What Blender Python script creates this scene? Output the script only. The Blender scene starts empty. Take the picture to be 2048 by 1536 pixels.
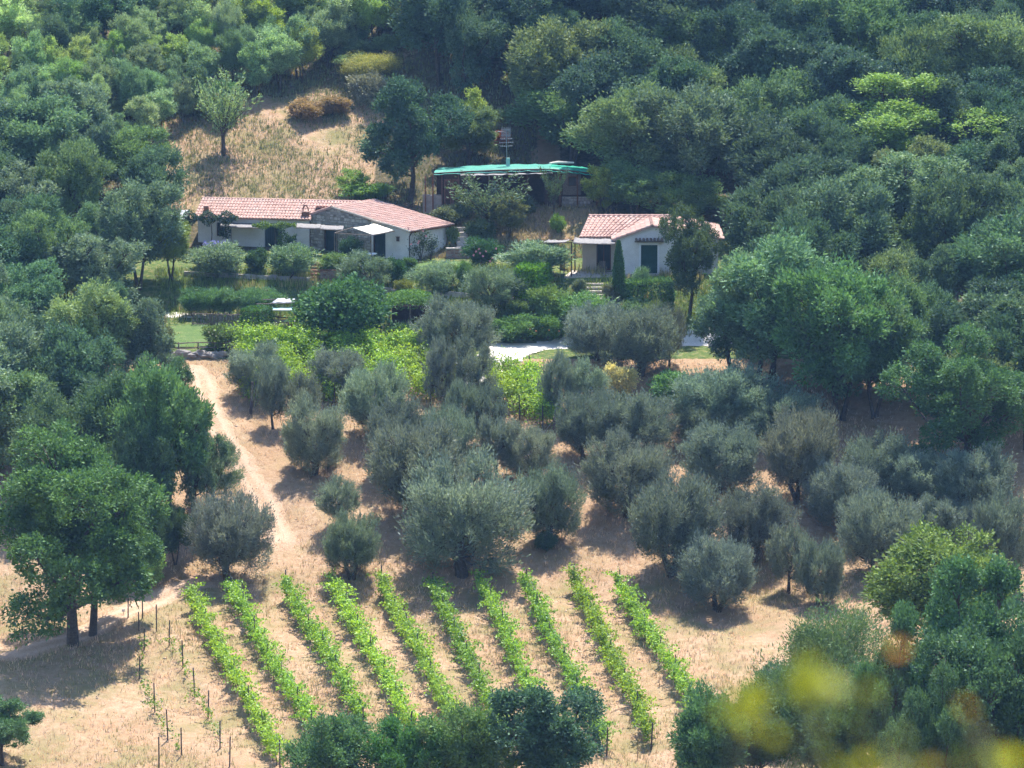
import bpy, math, random
import numpy as np
from mathutils import Vector

R_ = math.radians
rng = np.random.default_rng(7)
random.seed(7)
scene = bpy.context.scene
col = scene.collection

# ------------------------------------------------------------------ camera, sky, sun, exposure
CZ, PITCH, FPX = 45.0, 10.0, 8400.0
cam_d = bpy.data.cameras.new('camera')
cam = bpy.data.objects.new('camera', cam_d)
col.objects.link(cam)
cam.location = (0, 0, CZ)
cam.rotation_euler = (R_(90 - PITCH), 0, 0)
cam_d.sensor_width = 36.0
cam_d.lens = FPX / 2048 * 36.0
cam_d.clip_start = 0.3
cam_d.clip_end = 3000
cam_d.dof.use_dof = True
cam_d.dof.focus_distance = 285
cam_d.dof.aperture_fstop = 5.6
scene.camera = cam

SUN_EL, SUN_AZ = 65.0, 16.0        # azimuth measured from +Y (away from the camera) towards +X
world = bpy.data.worlds.new('World')
scene.world = world
world.use_nodes = True
wn = world.node_tree
sky = wn.nodes.new('ShaderNodeTexSky')
sky.sky_type = 'NISHITA'
sky.sun_disc = False
sky.sun_elevation = R_(SUN_EL)
sky.sun_rotation = R_(SUN_AZ)
sky.ozone_density = 1.6
sky.dust_density = 0.5
bg = wn.nodes['Background']
bg.inputs[1].default_value = 0.15
wn.links.new(sky.outputs[0], bg.inputs[0])

sun_d = bpy.data.lights.new('sun', 'SUN')
sun_d.energy = 5.0
sun_d.angle = R_(0.53)
sun_d.color = (1.0, 0.94, 0.86)
sun = bpy.data.objects.new('sun', sun_d)
col.objects.link(sun)
sv = Vector((math.sin(R_(SUN_AZ)) * math.cos(R_(SUN_EL)), math.cos(R_(SUN_AZ)) * math.cos(R_(SUN_EL)), math.sin(R_(SUN_EL))))
sun.rotation_euler = (-sv).to_track_quat('-Z', 'Y').to_euler()

scene.view_settings.view_transform = 'Standard'
scene.view_settings.look = 'None'
scene.view_settings.exposure = 1.12
scene.view_settings.gamma = 1.0
scene.render.engine = 'CYCLES'
scene.cycles.max_bounces = 4
scene.cycles.diffuse_bounces = 2
scene.cycles.glossy_bounces = 2
scene.cycles.transmission_bounces = 4
scene.cycles.volume_bounces = 0
scene.cycles.use_denoising = True
scene.cycles.sample_clamp_indirect = 6
scene.cycles.use_adaptive_sampling = True
scene.cycles.adaptive_threshold = 0.04

# ------------------------------------------------------------------ terrain height and camera geometry
cp, sp = math.cos(R_(PITCH)), math.sin(R_(PITCH))


def ray(px, py):
    a = (px - 1024) / FPX
    b = (py - 768) / FPX
    return np.array([a, cp - b * sp, -sp - b * cp])


def P(px, py, Y):
    """the point seen at (px, py) of the photograph that lies Y metres away"""
    d = ray(px, py)
    return np.array([0, 0, CZ]) + d * (Y / d[1])


PR = np.array([(-200, 75), (-20, 52), (-3, 44.0), (0, 43.3), (4, 41.4), (20, 28), (60, 0), (120, -23), (170, -27), (205, -18.3),
               (226, -16.5), (255, -13.6), (287.5, -3.85), (292.5, -3.7), (299, -0.05), (300.5, 0.08), (308.5, 0.15), (309.5, 0.4), (314.5, 3.0),
               (322, 3.15), (324, 3.6), (350, 15.7), (420, 45), (500, 62), (760, 66)], float)
PL = np.array([(-200, 75), (-20, 52), (-3, 44.0), (0, 43.3), (4, 41.4), (20, 28), (60, 0), (120, -23), (170, -27), (205, -18.3),
               (226, -16.5), (255, -13.6), (286, -4.3), (287.5, -3.9), (288.2, -3.5), (297.0, -2.55), (299.2, -2.35), (301.2, -0.9), (302.2, -0.85), (304.2, 0.05), (313.5, 0.15), (315.5, 0.9),
               (350, 15.7), (420, 45), (500, 62), (760, 66)], float)
PF = np.array([(-200, 75), (-20, 52), (-3, 44.0), (0, 43.3), (4, 41.4), (20, 28), (60, 0), (120, -23), (170, -27), (205, -18.3),
               (226, -16.5), (255, -13.6), (287.5, -3.85), (292.5, -3.7), (320, 4.0), (350, 15.7), (420, 45), (500, 62), (760, 66)], float)


def sstep(a, b, x):
    t = np.clip((x - a) / (b - a), 0, 1)
    return t * t * (3 - 2 * t)


def H(x, y):
    x = np.asarray(x, float)
    y = np.asarray(y, float)
    r = np.interp(y, PR[:, 0], PR[:, 1])
    l = np.interp(y, PL[:, 0], PL[:, 1])
    f = np.interp(y, PF[:, 0], PF[:, 1])
    w = sstep(-8.5, -3.0, x)
    z = l * (1 - w) + r * w
    w2 = sstep(16.0, 22.0, x)
    z = z * (1 - w2) + f * w2
    w3 = sstep(-25.5, -30.0, x)
    z = z * (1 - w3) + f * w3
    rough = sstep(200, 215, y) * (1 - sstep(283, 287, y)) + sstep(318, 326, y)
    z = z + rough * (0.22 * np.sin(x * 0.31 + 1.3) * np.sin(y * 0.23 + 0.4) + 0.10 * np.sin(x * 0.93 + y * 0.57) + 0.06 * np.sin(x * 1.9 - y * 1.3))
    hill = sstep(325, 345, y)
    z = z + hill * (1.1 * np.sin(x * 0.11 + 0.7) + 0.5 * np.sin(x * 0.27 + y * 0.12))
    return z


def at(px, py):
    """world point where the line of sight through (px, py) meets the ground"""
    d = ray(px, py)
    Y = np.arange(205, 520, 0.2)
    t = Y / d[1]
    z = CZ + d[2] * t
    g = H(d[0] * t, Y)
    k = np.argmax(z < g)
    lo, hi = Y[max(k - 1, 0)], Y[k]
    for _ in range(12):
        m = 0.5 * (lo + hi)
        if CZ + d[2] * m / d[1] < H(d[0] * m / d[1], m):
            hi = m
        else:
            lo = m
    q = np.array([0, 0, CZ]) + d * (hi / d[1])
    q[2] = float(H(q[0], q[1]))
    return q


def ppm(Y):
    return FPX / (Y / cp)


# ------------------------------------------------------------------ materials
def mat(name, build):
    m = bpy.data.materials.new(name)
    m.use_nodes = True
    nt = m.node_tree
    nt.nodes.clear()
    out = nt.nodes.new('ShaderNodeOutputMaterial')
    build(nt, out)
    return m


def N(nt, typ, **kw):
    n = nt.nodes.new(typ)
    for k, v in kw.items():
        setattr(n, k, v)
    return n


def ramp(nt, fac, stops):
    r = N(nt, 'ShaderNodeValToRGB')
    while len(r.color_ramp.elements) > 1:
        r.color_ramp.elements.remove(r.color_ramp.elements[-1])
    r.color_ramp.elements[0].position = stops[0][0]
    r.color_ramp.elements[0].color = (*stops[0][1], 1)
    for p, c in stops[1:]:
        e = r.color_ramp.elements.new(p)
        e.color = (*c, 1)
    nt.links.new(fac, r.inputs[0])
    return r.outputs[0]


def noise(nt, scale, detail=4, vec=None, rough=0.6):
    n = N(nt, 'ShaderNodeTexNoise')
    n.inputs['Scale'].default_value = scale
    n.inputs['Detail'].default_value = detail
    n.inputs['Roughness'].default_value = rough
    if vec is not None:
        nt.links.new(vec, n.inputs['Vector'])
    return n.outputs[0]


def mixc(nt, fac, a, b, mode='MIX'):
    m = N(nt, 'ShaderNodeMix', data_type='RGBA', blend_type=mode)
    for sock, v in ((m.inputs[0], fac), (m.inputs[6], a), (m.inputs[7], b)):
        if hasattr(v, 'is_output'):
            nt.links.new(v, sock)
        elif isinstance(v, (int, float)):
            sock.default_value = v
        else:
            sock.default_value = (*v, 1)
    return m.outputs[2]


def math_(nt, op, a, b=0.0):
    m = N(nt, 'ShaderNodeMath', operation=op)
    for i, v in enumerate((a, b)):
        if hasattr(v, 'is_output'):
            nt.links.new(v, m.inputs[i])
        else:
            m.inputs[i].default_value = v
    return m.outputs[0]


def attr(nt, name):
    a = N(nt, 'ShaderNodeAttribute')
    a.attribute_name = name
    return a.outputs['Fac']


def leaf_mat(name, transl=0.35, gloss=0.06, rough=0.45, warm=(1.12, 1.1, 0.65), hv=0.05, vv_=0.35):
    def b(nt, out):
        oi = N(nt, 'ShaderNodeObjectInfo')
        r = attr(nt, 'rnd')
        dark = mixc(nt, 1.0, oi.outputs['Color'], (0.42, 0.5, 0.58), 'MULTIPLY')
        lite = mixc(nt, 1.0, oi.outputs['Color'], (1.62, 1.55, 1.4), 'MULTIPLY')
        c = mixc(nt, r, dark, lite)
        hue = N(nt, 'ShaderNodeHueSaturation')
        hue.inputs['Hue'].default_value = 0.5
        rr = math_(nt, 'MULTIPLY_ADD', oi.outputs['Random'], hv)
        nt.nodes[-1].inputs[2].default_value = 0.5 - hv / 2
        nt.links.new(rr, hue.inputs['Hue'])
        vv = math_(nt, 'MULTIPLY_ADD', oi.outputs['Random'], -vv_)
        nt.nodes[-1].inputs[2].default_value = 1 + vv_ / 2
        nt.links.new(vv, hue.inputs['Value'])
        nt.links.new(c, hue.inputs['Color'])
        c = hue.outputs[0]
        d = N(nt, 'ShaderNodeBsdfDiffuse')
        nt.links.new(c, d.inputs[0])
        t = N(nt, 'ShaderNodeBsdfTranslucent')
        nt.links.new(mixc(nt, 1.0, c, warm, 'MULTIPLY'), t.inputs[0])
        m1 = N(nt, 'ShaderNodeMixShader')
        m1.inputs[0].default_value = transl
        nt.links.new(d.outputs[0], m1.inputs[1])
        nt.links.new(t.outputs[0], m1.inputs[2])
        g = N(nt, 'ShaderNodeBsdfGlossy')
        g.inputs['Roughness'].default_value = rough
        g.inputs[0].default_value = (0.9, 0.95, 1, 1)
        m2 = N(nt, 'ShaderNodeMixShader')
        m2.inputs[0].default_value = gloss
        nt.links.new(m1.outputs[0], m2.inputs[1])
        nt.links.new(g.outputs[0], m2.inputs[2])
        nt.links.new(m2.outputs[0], out.inputs[0])
    return mat(name, b)


def plain(name, c1, c2, scale=3.0, rough=0.85, bump=0.0, bscale=20, use_rnd=0.0, stain=None):
    def b(nt, out):
        geo = N(nt, 'ShaderNodeNewGeometry')
        pos = geo.outputs['Position']
        n = noise(nt, scale, 5, pos)
        c = ramp(nt, n, [(0.3, c1), (0.7, c2)])
        if stain is not None:
            s = noise(nt, scale * 0.35, 6, pos, 0.7)
            f = ramp(nt, s, [(0.5, (0, 0, 0)), (0.72, (1, 1, 1))])
            c = mixc(nt, math_(nt, 'MULTIPLY', f, 0.55), c, stain)
        if use_rnd:
            r = attr(nt, 'rnd')
            v = math_(nt, 'MULTIPLY_ADD', r, use_rnd)
            nt.nodes[-1].inputs[2].default_value = 1 - use_rnd / 2
            hs = N(nt, 'ShaderNodeHueSaturation')
            nt.links.new(v, hs.inputs['Value'])
            nt.links.new(c, hs.inputs['Color'])
            c = hs.outputs[0]
        p = N(nt, 'ShaderNodeBsdfPrincipled')
        nt.links.new(c, p.inputs['Base Color'])
        p.inputs['Roughness'].default_value = rough
        p.inputs['Specular IOR Level'].default_value = 0.25
        if bump:
            bn = N(nt, 'ShaderNodeBump')
            bn.inputs['Strength'].default_value = bump
            bn.inputs['Distance'].default_value = 0.05
            nt.links.new(noise(nt, bscale, 4, pos), bn.inputs['Height'])
            nt.links.new(bn.outputs[0], p.inputs['Normal'])
        nt.links.new(p.outputs[0], out.inputs[0])
    return mat(name, b)


M = {}
M['leaf'] = leaf_mat('broad_leaf', 0.30, 0.02, 0.6)
M['olive'] = leaf_mat('olive_leaf', 0.36, 0.035, 0.55, (1.1, 1.08, 0.8), 0.02, 0.25)
M['vine'] = leaf_mat('vine_leaf', 0.45, 0.03, 0.5, (1.3, 1.15, 0.45), 0.012)
M['grassblade'] = leaf_mat('grass_blade', 0.35, 0.02, 0.6, (1.05, 1.0, 0.85))
M['bark'] = plain('bark', (0.045, 0.036, 0.03), (0.13, 0.105, 0.085), 9, 0.95, 0.6, 25)
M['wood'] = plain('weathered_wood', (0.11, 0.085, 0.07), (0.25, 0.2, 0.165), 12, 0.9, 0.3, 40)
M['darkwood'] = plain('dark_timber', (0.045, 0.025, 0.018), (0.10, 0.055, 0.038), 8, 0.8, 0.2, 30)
M['redwood'] = plain('red_brown_timber', (0.13, 0.055, 0.035), (0.2, 0.095, 0.06), 8, 0.75, 0.2, 30)
M['post'] = plain('dark_post', (0.05, 0.042, 0.042), (0.12, 0.1, 0.095), 10, 0.9)
M['plaster'] = plain('lime_plaster', (0.66, 0.63, 0.61), (0.78, 0.75, 0.73), 1.3, 0.9, 0.25, 14, stain=(0.47, 0.42, 0.36))
M['plaster_warm'] = plain('warm_plaster', (0.60, 0.50, 0.42), (0.70, 0.60, 0.50), 1.3, 0.9, 0.25, 14)
M['stone'] = plain('rubble_stone', (0.26, 0.235, 0.21), (0.50, 0.45, 0.40), 5, 0.95, 0.5, 18, use_rnd=0.9)
M['mortar'] = plain('mortar', (0.22, 0.195, 0.175), (0.34, 0.305, 0.27), 5, 0.95, 0.4, 18)
M['brick'] = plain('old_brick', (0.22, 0.10, 0.07), (0.36, 0.2, 0.14), 4, 0.95, 0.4, 18, use_rnd=0.7)
M['step'] = plain('step_stone', (0.38, 0.33, 0.29), (0.52, 0.47, 0.42), 4, 0.95, 0.4, 18)
M['tile'] = plain('terracotta', (0.40, 0.245, 0.20), (0.50, 0.325, 0.275), 2.2, 0.85, 0.2, 25, use_rnd=0.24, stain=(0.42, 0.36, 0.32))
M['greendoor'] = plain('green_door', (0.008, 0.05, 0.04), (0.018, 0.075, 0.06), 3, 0.55)
M['darkdoor'] = plain('dark_green_door', (0.012, 0.03, 0.032), (0.025, 0.05, 0.05), 3, 0.55)
M['white'] = plain('white_trim', (0.72, 0.73, 0.75), (0.8, 0.8, 0.8), 3, 0.7)
M['mat'] = plain('reed_mat', (0.17, 0.16, 0.158), (0.29, 0.275, 0.265), 5, 0.9, 0.5, 40)
M['canvas'] = plain('cream_canvas', (0.74, 0.68, 0.58), (0.82, 0.77, 0.68), 2, 0.9)
M['tarp'] = plain('green_tarp', (0.0, 0.22, 0.145), (0.015, 0.32, 0.22), 1.5, 0.55, 0.4, 6)
M['tarp_old'] = plain('faded_green_tarp', (0.035, 0.22, 0.165), (0.07, 0.28, 0.22), 1.5, 0.65, 0.4, 6)
M['tarp_pale'] = plain('pale_green_tarp', (0.22, 0.40, 0.36), (0.34, 0.50, 0.46), 2, 0.7)
M['sheet'] = plain('grey_sheet', (0.26, 0.285, 0.32), (0.36, 0.375, 0.4), 2, 0.6)
M['metal'] = plain('aerial_metal', (0.2, 0.22, 0.24), (0.32, 0.34, 0.36), 3, 0.4)
M['glass'] = plain('dark_glass', (0.015, 0.02, 0.022), (0.03, 0.035, 0.04), 2, 0.15)
M['pail'] = plain('white_pail', (0.6, 0.62, 0.64), (0.72, 0.72, 0.72), 3, 0.6)
M['pink'] = plain('pink_petal', (0.62, 0.2, 0.24), (0.78, 0.4, 0.42), 30, 0.8)
M['paleflower'] = plain('cream_petal', (0.75, 0.68, 0.42), (0.82, 0.78, 0.6), 30, 0.8)
M['lilac'] = plain('lilac_petal', (0.42, 0.38, 0.72), (0.55, 0.5, 0.8), 30, 0.8)
M['orange'] = plain('orange_petal', (0.75, 0.28, 0.1), (0.8, 0.4, 0.2), 30, 0.8)
M['gravel'] = plain('white_gravel', (0.66, 0.60, 0.53), (0.80, 0.75, 0.68), 2.5, 0.95, 0.5, 30)
M['clod'] = plain('pale_clod', (0.30, 0.21, 0.15), (0.48, 0.37, 0.28), 3, 0.95, use_rnd=0.6)
M['rock'] = plain('grey_rock', (0.16, 0.145, 0.135), (0.34, 0.31, 0.29), 2.5, 0.95, 0.6, 8)


def build_ground(nt, out):
    geo = N(nt, 'ShaderNodeNewGeometry')
    pos = geo.outputs['Position']
    n1 = noise(nt, 0.35, 6, pos, 0.65)
    n2 = noise(nt, 2.6, 6, pos, 0.7)
    n3 = noise(nt, 14, 4, pos, 0.7)
    straw = ramp(nt, n2, [(0.28, (0.25, 0.15, 0.085)), (0.45, (0.395, 0.265, 0.168)), (0.6, (0.475, 0.34, 0.228)), (0.75, (0.56, 0.43, 0.31))])
    n0 = noise(nt, 0.16, 5, pos, 0.6)
    straw = mixc(nt, ramp(nt, n0, [(0.35, (0.55, 0.55, 0.55)), (0.55, (0, 0, 0))]), straw, (0.33, 0.21, 0.12))
    straw = mixc(nt, ramp(nt, n3, [(0.35, (0.5, 0.5, 0.5)), (0.6, (0, 0, 0))]), straw, (0.24, 0.155, 0.095))
    gr = ramp(nt, n1, [(0.44, (0, 0, 0)), (0.62, (1, 1, 1))])
    straw = mixc(nt, math_(nt, 'MULTIPLY', gr, attr(nt, 'weedy')), straw, (0.21, 0.19, 0.085))
    green = ramp(nt, n2, [(0.3, (0.05, 0.085, 0.03)), (0.5, (0.10, 0.14, 0.045)), (0.68, (0.26, 0.22, 0.11))])
    litter = ramp(nt, n2, [(0.3, (0.05, 0.05, 0.03)), (0.55, (0.13, 0.11, 0.065)), (0.75, (0.26, 0.2, 0.13))])
    wob = math_(nt, 'MULTIPLY_ADD', n2, 0.7)
    nt.nodes[-1].inputs[2].default_value = -0.35
    g = N(nt, 'ShaderNodeClamp')
    nt.links.new(math_(nt, 'ADD', attr(nt, 'dry'), wob), g.inputs[0])
    fd = ramp(nt, g.outputs[0], [(0.35, (0, 0, 0)), (0.65, (1, 1, 1))])
    g2 = N(nt, 'ShaderNodeClamp')
    nt.links.new(math_(nt, 'ADD', attr(nt, 'green'), wob), g2.inputs[0])
    fg = ramp(nt, g2.outputs[0], [(0.35, (0, 0, 0)), (0.65, (1, 1, 1))])
    c = mixc(nt, fg, litter, green)
    c = mixc(nt, fd, c, straw)
    d = N(nt, 'ShaderNodeBsdfDiffuse')
    nt.links.new(c, d.inputs[0])
    bn = N(nt, 'ShaderNodeBump')
    bn.inputs['Strength'].default_value = 0.7
    bn.inputs['Distance'].default_value = 0.12
    nt.links.new(noise(nt, 5, 6, pos, 0.75), bn.inputs['Height'])
    nt.links.new(bn.outputs[0], d.inputs['Normal'])
    nt.links.new(d.outputs[0], out.inputs[0])


M['ground'] = mat('dry_ground', build_ground)


def build_path(nt, out):
    geo = N(nt, 'ShaderNodeNewGeometry')
    pos = geo.outputs['Position']
    n2 = noise(nt, 2.2, 6, pos, 0.7)
    n3 = noise(nt, 9, 4, pos, 0.7)
    pale = ramp(nt, n2, [(0.3, (0.42, 0.285, 0.195)), (0.55, (0.52, 0.375, 0.27)), (0.75, (0.60, 0.46, 0.35))])
    straw = ramp(nt, n3, [(0.3, (0.27, 0.17, 0.105)), (0.5, (0.41, 0.275, 0.18)), (0.7, (0.53, 0.39, 0.27))])
    e = attr(nt, 'edge')
    w = math_(nt, 'ADD', e, math_(nt, 'MULTIPLY', math_(nt, 'SUBTRACT', n2, 0.5), 1.6))
    f = ramp(nt, w, [(0.45, (0, 0, 0)), (0.8, (1, 1, 1))])
    rut = math_(nt, 'ABSOLUTE', math_(nt, 'SUBTRACT', e, 0.5))
    mid = ramp(nt, math_(nt, 'ADD', rut, math_(nt, 'MULTIPLY', math_(nt, 'SUBTRACT', n2, 0.5), 1.3)), [(0.12, (0, 0, 0)), (0.42, (1, 1, 1))])
    f = mixc(nt, 1.0, f, mid, 'SCREEN')
    d = N(nt, 'ShaderNodeBsdfDiffuse')
    nt.links.new(mixc(nt, f, pale, straw), d.inputs[0])
    bn = N(nt, 'ShaderNodeBump')
    bn.inputs['Strength'].default_value = 0.6
    bn.inputs['Distance'].default_value = 0.08
    nt.links.new(n3, bn.inputs['Height'])
    nt.links.new(bn.outputs[0], d.inputs['Normal'])
    nt.links.new(d.outputs[0], out.inputs[0])


M['path'] = mat('trodden_earth', build_path)
M['lawn'] = plain('mown_grass', (0.06, 0.12, 0.025), (0.11, 0.165, 0.045), 2.5, 0.9, 0.8, 25, stain=(0.2, 0.2, 0.08))

# ------------------------------------------------------------------ mesh helpers
ORG = {}


def tag(o, label=None, cat=None, group=None, kind=None):
    if label:
        o['label'] = label
    if cat:
        o['category'] = cat
    if group:
        o['group'] = group
    if kind:
        o['kind'] = kind
    return o


def empty(name, loc):
    o = bpy.data.objects.new(name, None)
    col.objects.link(o)
    o.empty_display_size = 0.3
    o.location = loc
    ORG[o.name] = np.array(loc, float)
    return o


def thing(name, loc, label, cat, group=None):
    return tag(empty(name, loc), label, cat, group)


def fast_mesh(name, V, F, material, rnd=None, smooth=False):
    me = bpy.data.meshes.new(name)
    V = np.asarray(V, np.float32)
    F = np.asarray(F, np.int32)
    n, k = F.shape
    me.vertices.add(len(V))
    me.vertices.foreach_set('co', V.ravel())
    me.loops.add(n * k)
    me.loops.foreach_set('vertex_index', F.ravel())
    me.polygons.add(n)
    me.polygons.foreach_set('loop_start', np.arange(n, dtype=np.int32) * k)
    me.polygons.foreach_set('loop_total', np.full(n, k, np.int32))
    if smooth:
        me.polygons.foreach_set('use_smooth', np.ones(n, bool))
    if rnd is not None:
        a = me.attributes.new('rnd', 'FLOAT', 'FACE')
        a.data.foreach_set('value', np.asarray(rnd, np.float32))
    me.update(calc_edges=True)
    me.materials.append(material)
    return me


class MB:
    def __init__(self):
        self.v, self.f, self.r = [], [], []

    def add(self, vs, fs, r=None):
        o = len(self.v)
        r = random.random() if r is None else r
        self.v += [tuple(map(float, q)) for q in vs]
        for f in fs:
            self.f.append(tuple(i + o for i in f))
            self.r.append(r)

    def hexa(self, b, t, r=None):
        """b, t: four bottom and four top corners"""
        self.add(list(b) + list(t), [(3, 2, 1, 0), (4, 5, 6, 7), (0, 1, 5, 4), (1, 2, 6, 5), (2, 3, 7, 6), (3, 0, 4, 7)], r)

    def box(self, p, ux, lx, uy, ly, z0, z1, r=None):
        """p: corner (x, y); ux, uy: horizontal unit directions"""
        p = np.array(p[:2], float)
        ux = np.array(ux, float)
        uy = np.array(uy, float)
        q = [p, p + ux * lx, p + ux * lx + uy * ly, p + uy * ly]
        self.hexa([(*a, z0) for a in q], [(*a, z1) for a in q], r)

    def slab(self, quad, th, r=None):
        q = [np.array(a, float) for a in quad]
        n = np.cross(q[1] - q[0], q[3] - q[0])
        n = n / np.linalg.norm(n)
        self.hexa([a - n * th for a in q], q, r)

    def tube(self, pts, rad, n=6, r=None, cap=True):
        pts = [np.array(p, float) for p in pts]
        if not hasattr(rad, '__len__'):
            rad = [rad] * len(pts)
        vs, fs = [], []
        ref = np.array([0.3, 0.9, 0.31])
        for i, p in enumerate(pts):
            d = pts[min(i + 1, len(pts) - 1)] - pts[max(i - 1, 0)]
            d = d / (np.linalg.norm(d) + 1e-9)
            rf = ref if abs(d @ ref) < 0.9 else np.array([1.0, 0, 0])
            a = np.cross(d, rf)
            a /= np.linalg.norm(a)
            b = np.cross(d, a)
            for k in range(n):
                th = 2 * math.pi * k / n
                vs.append(p + rad[i] * (math.cos(th) * a + math.sin(th) * b))
        for i in range(len(pts) - 1):
            for k in range(n):
                fs.append((i * n + k, i * n + (k + 1) % n, (i + 1) * n + (k + 1) % n, (i + 1) * n + k))
        if cap:
            fs.append(tuple(range(n - 1, -1, -1)))
            fs.append(tuple(range((len(pts) - 1) * n, len(pts) * n)))
        self.add(vs, fs, r)

    def build(self, name, material, parent=None, smooth=False):
        me = bpy.data.meshes.new(name)
        o0 = ORG[parent.name] if parent is not None else np.zeros(3)
        V = np.array(self.v) - o0
        me.from_pydata(V.tolist(), [], self.f)
        a = me.attributes.new('rnd', 'FLOAT', 'FACE')
        a.data.foreach_set('value', np.array(self.r, np.float32))
        if smooth:
            me.polygons.foreach_set('use_smooth', np.ones(len(me.polygons), bool))
        me.materials.append(material)
        o = bpy.data.objects.new(name, me)
        col.objects.link(o)
        ORG[o.name] = o0
        if parent is not None:
            o.parent = parent
        return o


def link(name, me, parent=None, color=None):
    o = bpy.data.objects.new(name, me)
    col.objects.link(o)
    if parent is not None:
        o.parent = parent
        ORG[o.name] = ORG[parent.name]
    if color is not None:
        o.color = (*color, 1)
    return o


def unit(a):
    return a / (np.linalg.norm(a, axis=-1, keepdims=True) + 1e-9)


# ------------------------------------------------------------------ ground sheet
def inside(poly, x, y):
    r = np.zeros(np.shape(x), bool)
    n = len(poly)
    for i in range(n):
        x0, y0 = poly[i][:2]
        x1, y1 = poly[(i + 1) % n][:2]
        c = ((y0 > y) != (y1 > y)) & (x < (x1 - x0) * (y - y0) / (y1 - y0 + 1e-12) + x0)
        r ^= c
    return r


def pxpoly(pts):
    return [at(*p) for p in pts]


gx = np.concatenate([np.array([-420, -320, -240, -180, -130, -95, -75, -60]), np.arange(-50, 50.01, 0.45), np.array([60, 75, 95, 130, 180, 240, 320, 420])])
gy = np.concatenate([np.array([-150, -80, -40, -20, -10, -5, -2, 0, 2, 4, 8, 14, 20, 30, 45, 60, 80, 100, 120, 145, 170, 185, 195]), np.arange(203, 372, 0.45),
                     np.array([375, 380, 390, 405, 420, 450, 500, 600, 740])])
X, Yg = np.meshgrid(gx, gy)
Z = H(X, Yg)
nx, ny = len(gx), len(gy)
idx = np.arange(nx * ny).reshape(ny, nx)
F = np.stack([idx[:-1, :-1], idx[:-1, 1:], idx[1:, 1:], idx[1:, :-1]], -1).reshape(-1, 4)
V = np.stack([X, Yg, Z], -1).reshape(-1, 3)
gme = fast_mesh('ground', V, F, M['ground'], smooth=True)
x, y = V[:, 0], V[:, 1]
CLEAR = pxpoly([(235, 260), (430, 225), (560, 195), (700, 185), (770, 240), (745, 405), (290, 425), (330, 330)])
BANK = pxpoly([(800, 405), (1190, 405), (1190, 480), (890, 490)])
dry = ((y < 287.3) & (y > 200)).astype(float)
dry = np.maximum(dry, inside(CLEAR, x, y))
dry = np.maximum(dry, inside(BANK, x, y))
TRACK = pxpoly([(1090, 210), (1130, 215), (1120, 330), (1060, 340)])
dry = np.maximum(dry, inside(TRACK, x, y))
SLOPE = pxpoly([(-60, 10), (900, 10), (760, 240), (235, 260), (-60, 300)])
dry = np.maximum(dry, 0.42 * inside(SLOPE, x, y))
grn = ((y >= 286) & (y < 312) & (x < 24)).astype(float)
weedy = np.clip(0.3 + 0.65 * (y > 310) + 0.42 * (y < 258), 0, 1)
for nm, val in (('dry', dry), ('green', grn), ('weedy', weedy)):
    a = gme.attributes.new(nm, 'FLOAT', 'POINT')
    a.data.foreach_set('value', val.astype(np.float32))
ground = tag(link('ground', gme), 'dry straw-coloured hillside under the vines, olives and woods', kind='structure')


def drape(name, poly, material, lift=0.05, cell=0.2, kind='structure', label=None):
    pw = np.array([p[:2] for p in poly])
    xs = np.arange(pw[:, 0].min(), pw[:, 0].max(), cell)
    ys = np.arange(pw[:, 1].min(), pw[:, 1].max(), cell)
    A, B = np.meshgrid(xs, ys)
    ins = inside(poly, A, B)
    ii = np.arange(A.size).reshape(A.shape)
    k = ins[:-1, :-1] & ins[1:, 1:] & ins[1:, :-1] & ins[:-1, 1:]
    Fq = np.stack([ii[:-1, :-1][k], ii[:-1, 1:][k], ii[1:, 1:][k], ii[1:, :-1][k]], -1)
    Vq = np.stack([A, B, H(A, B) + lift], -1).reshape(-1, 3)
    o = link(name, fast_mesh(name, Vq, Fq, material, smooth=True))
    return tag(o, label, kind=kind)


def smooth_line(pts, step=0.4):
    pts = np.array([p[:2] for p in pts])
    P_ = np.vstack([2 * pts[0] - pts[1], pts, 2 * pts[-1] - pts[-2]])
    out = []
    for i in range(1, len(P_) - 2):
        n = max(2, int(np.linalg.norm(P_[i + 1] - P_[i]) / step))
        for t in np.linspace(0, 1, n, endpoint=False):
            a, b, c, d = P_[i - 1], P_[i], P_[i + 1], P_[i + 2]
            out.append(0.5 * ((2 * b) + (-a + c) * t + (2 * a - 5 * b + 4 * c - d) * t * t + (-a + 3 * b - 3 * c + d) * t ** 3))
    out.append(pts[-1])
    return np.array(out)


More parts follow.
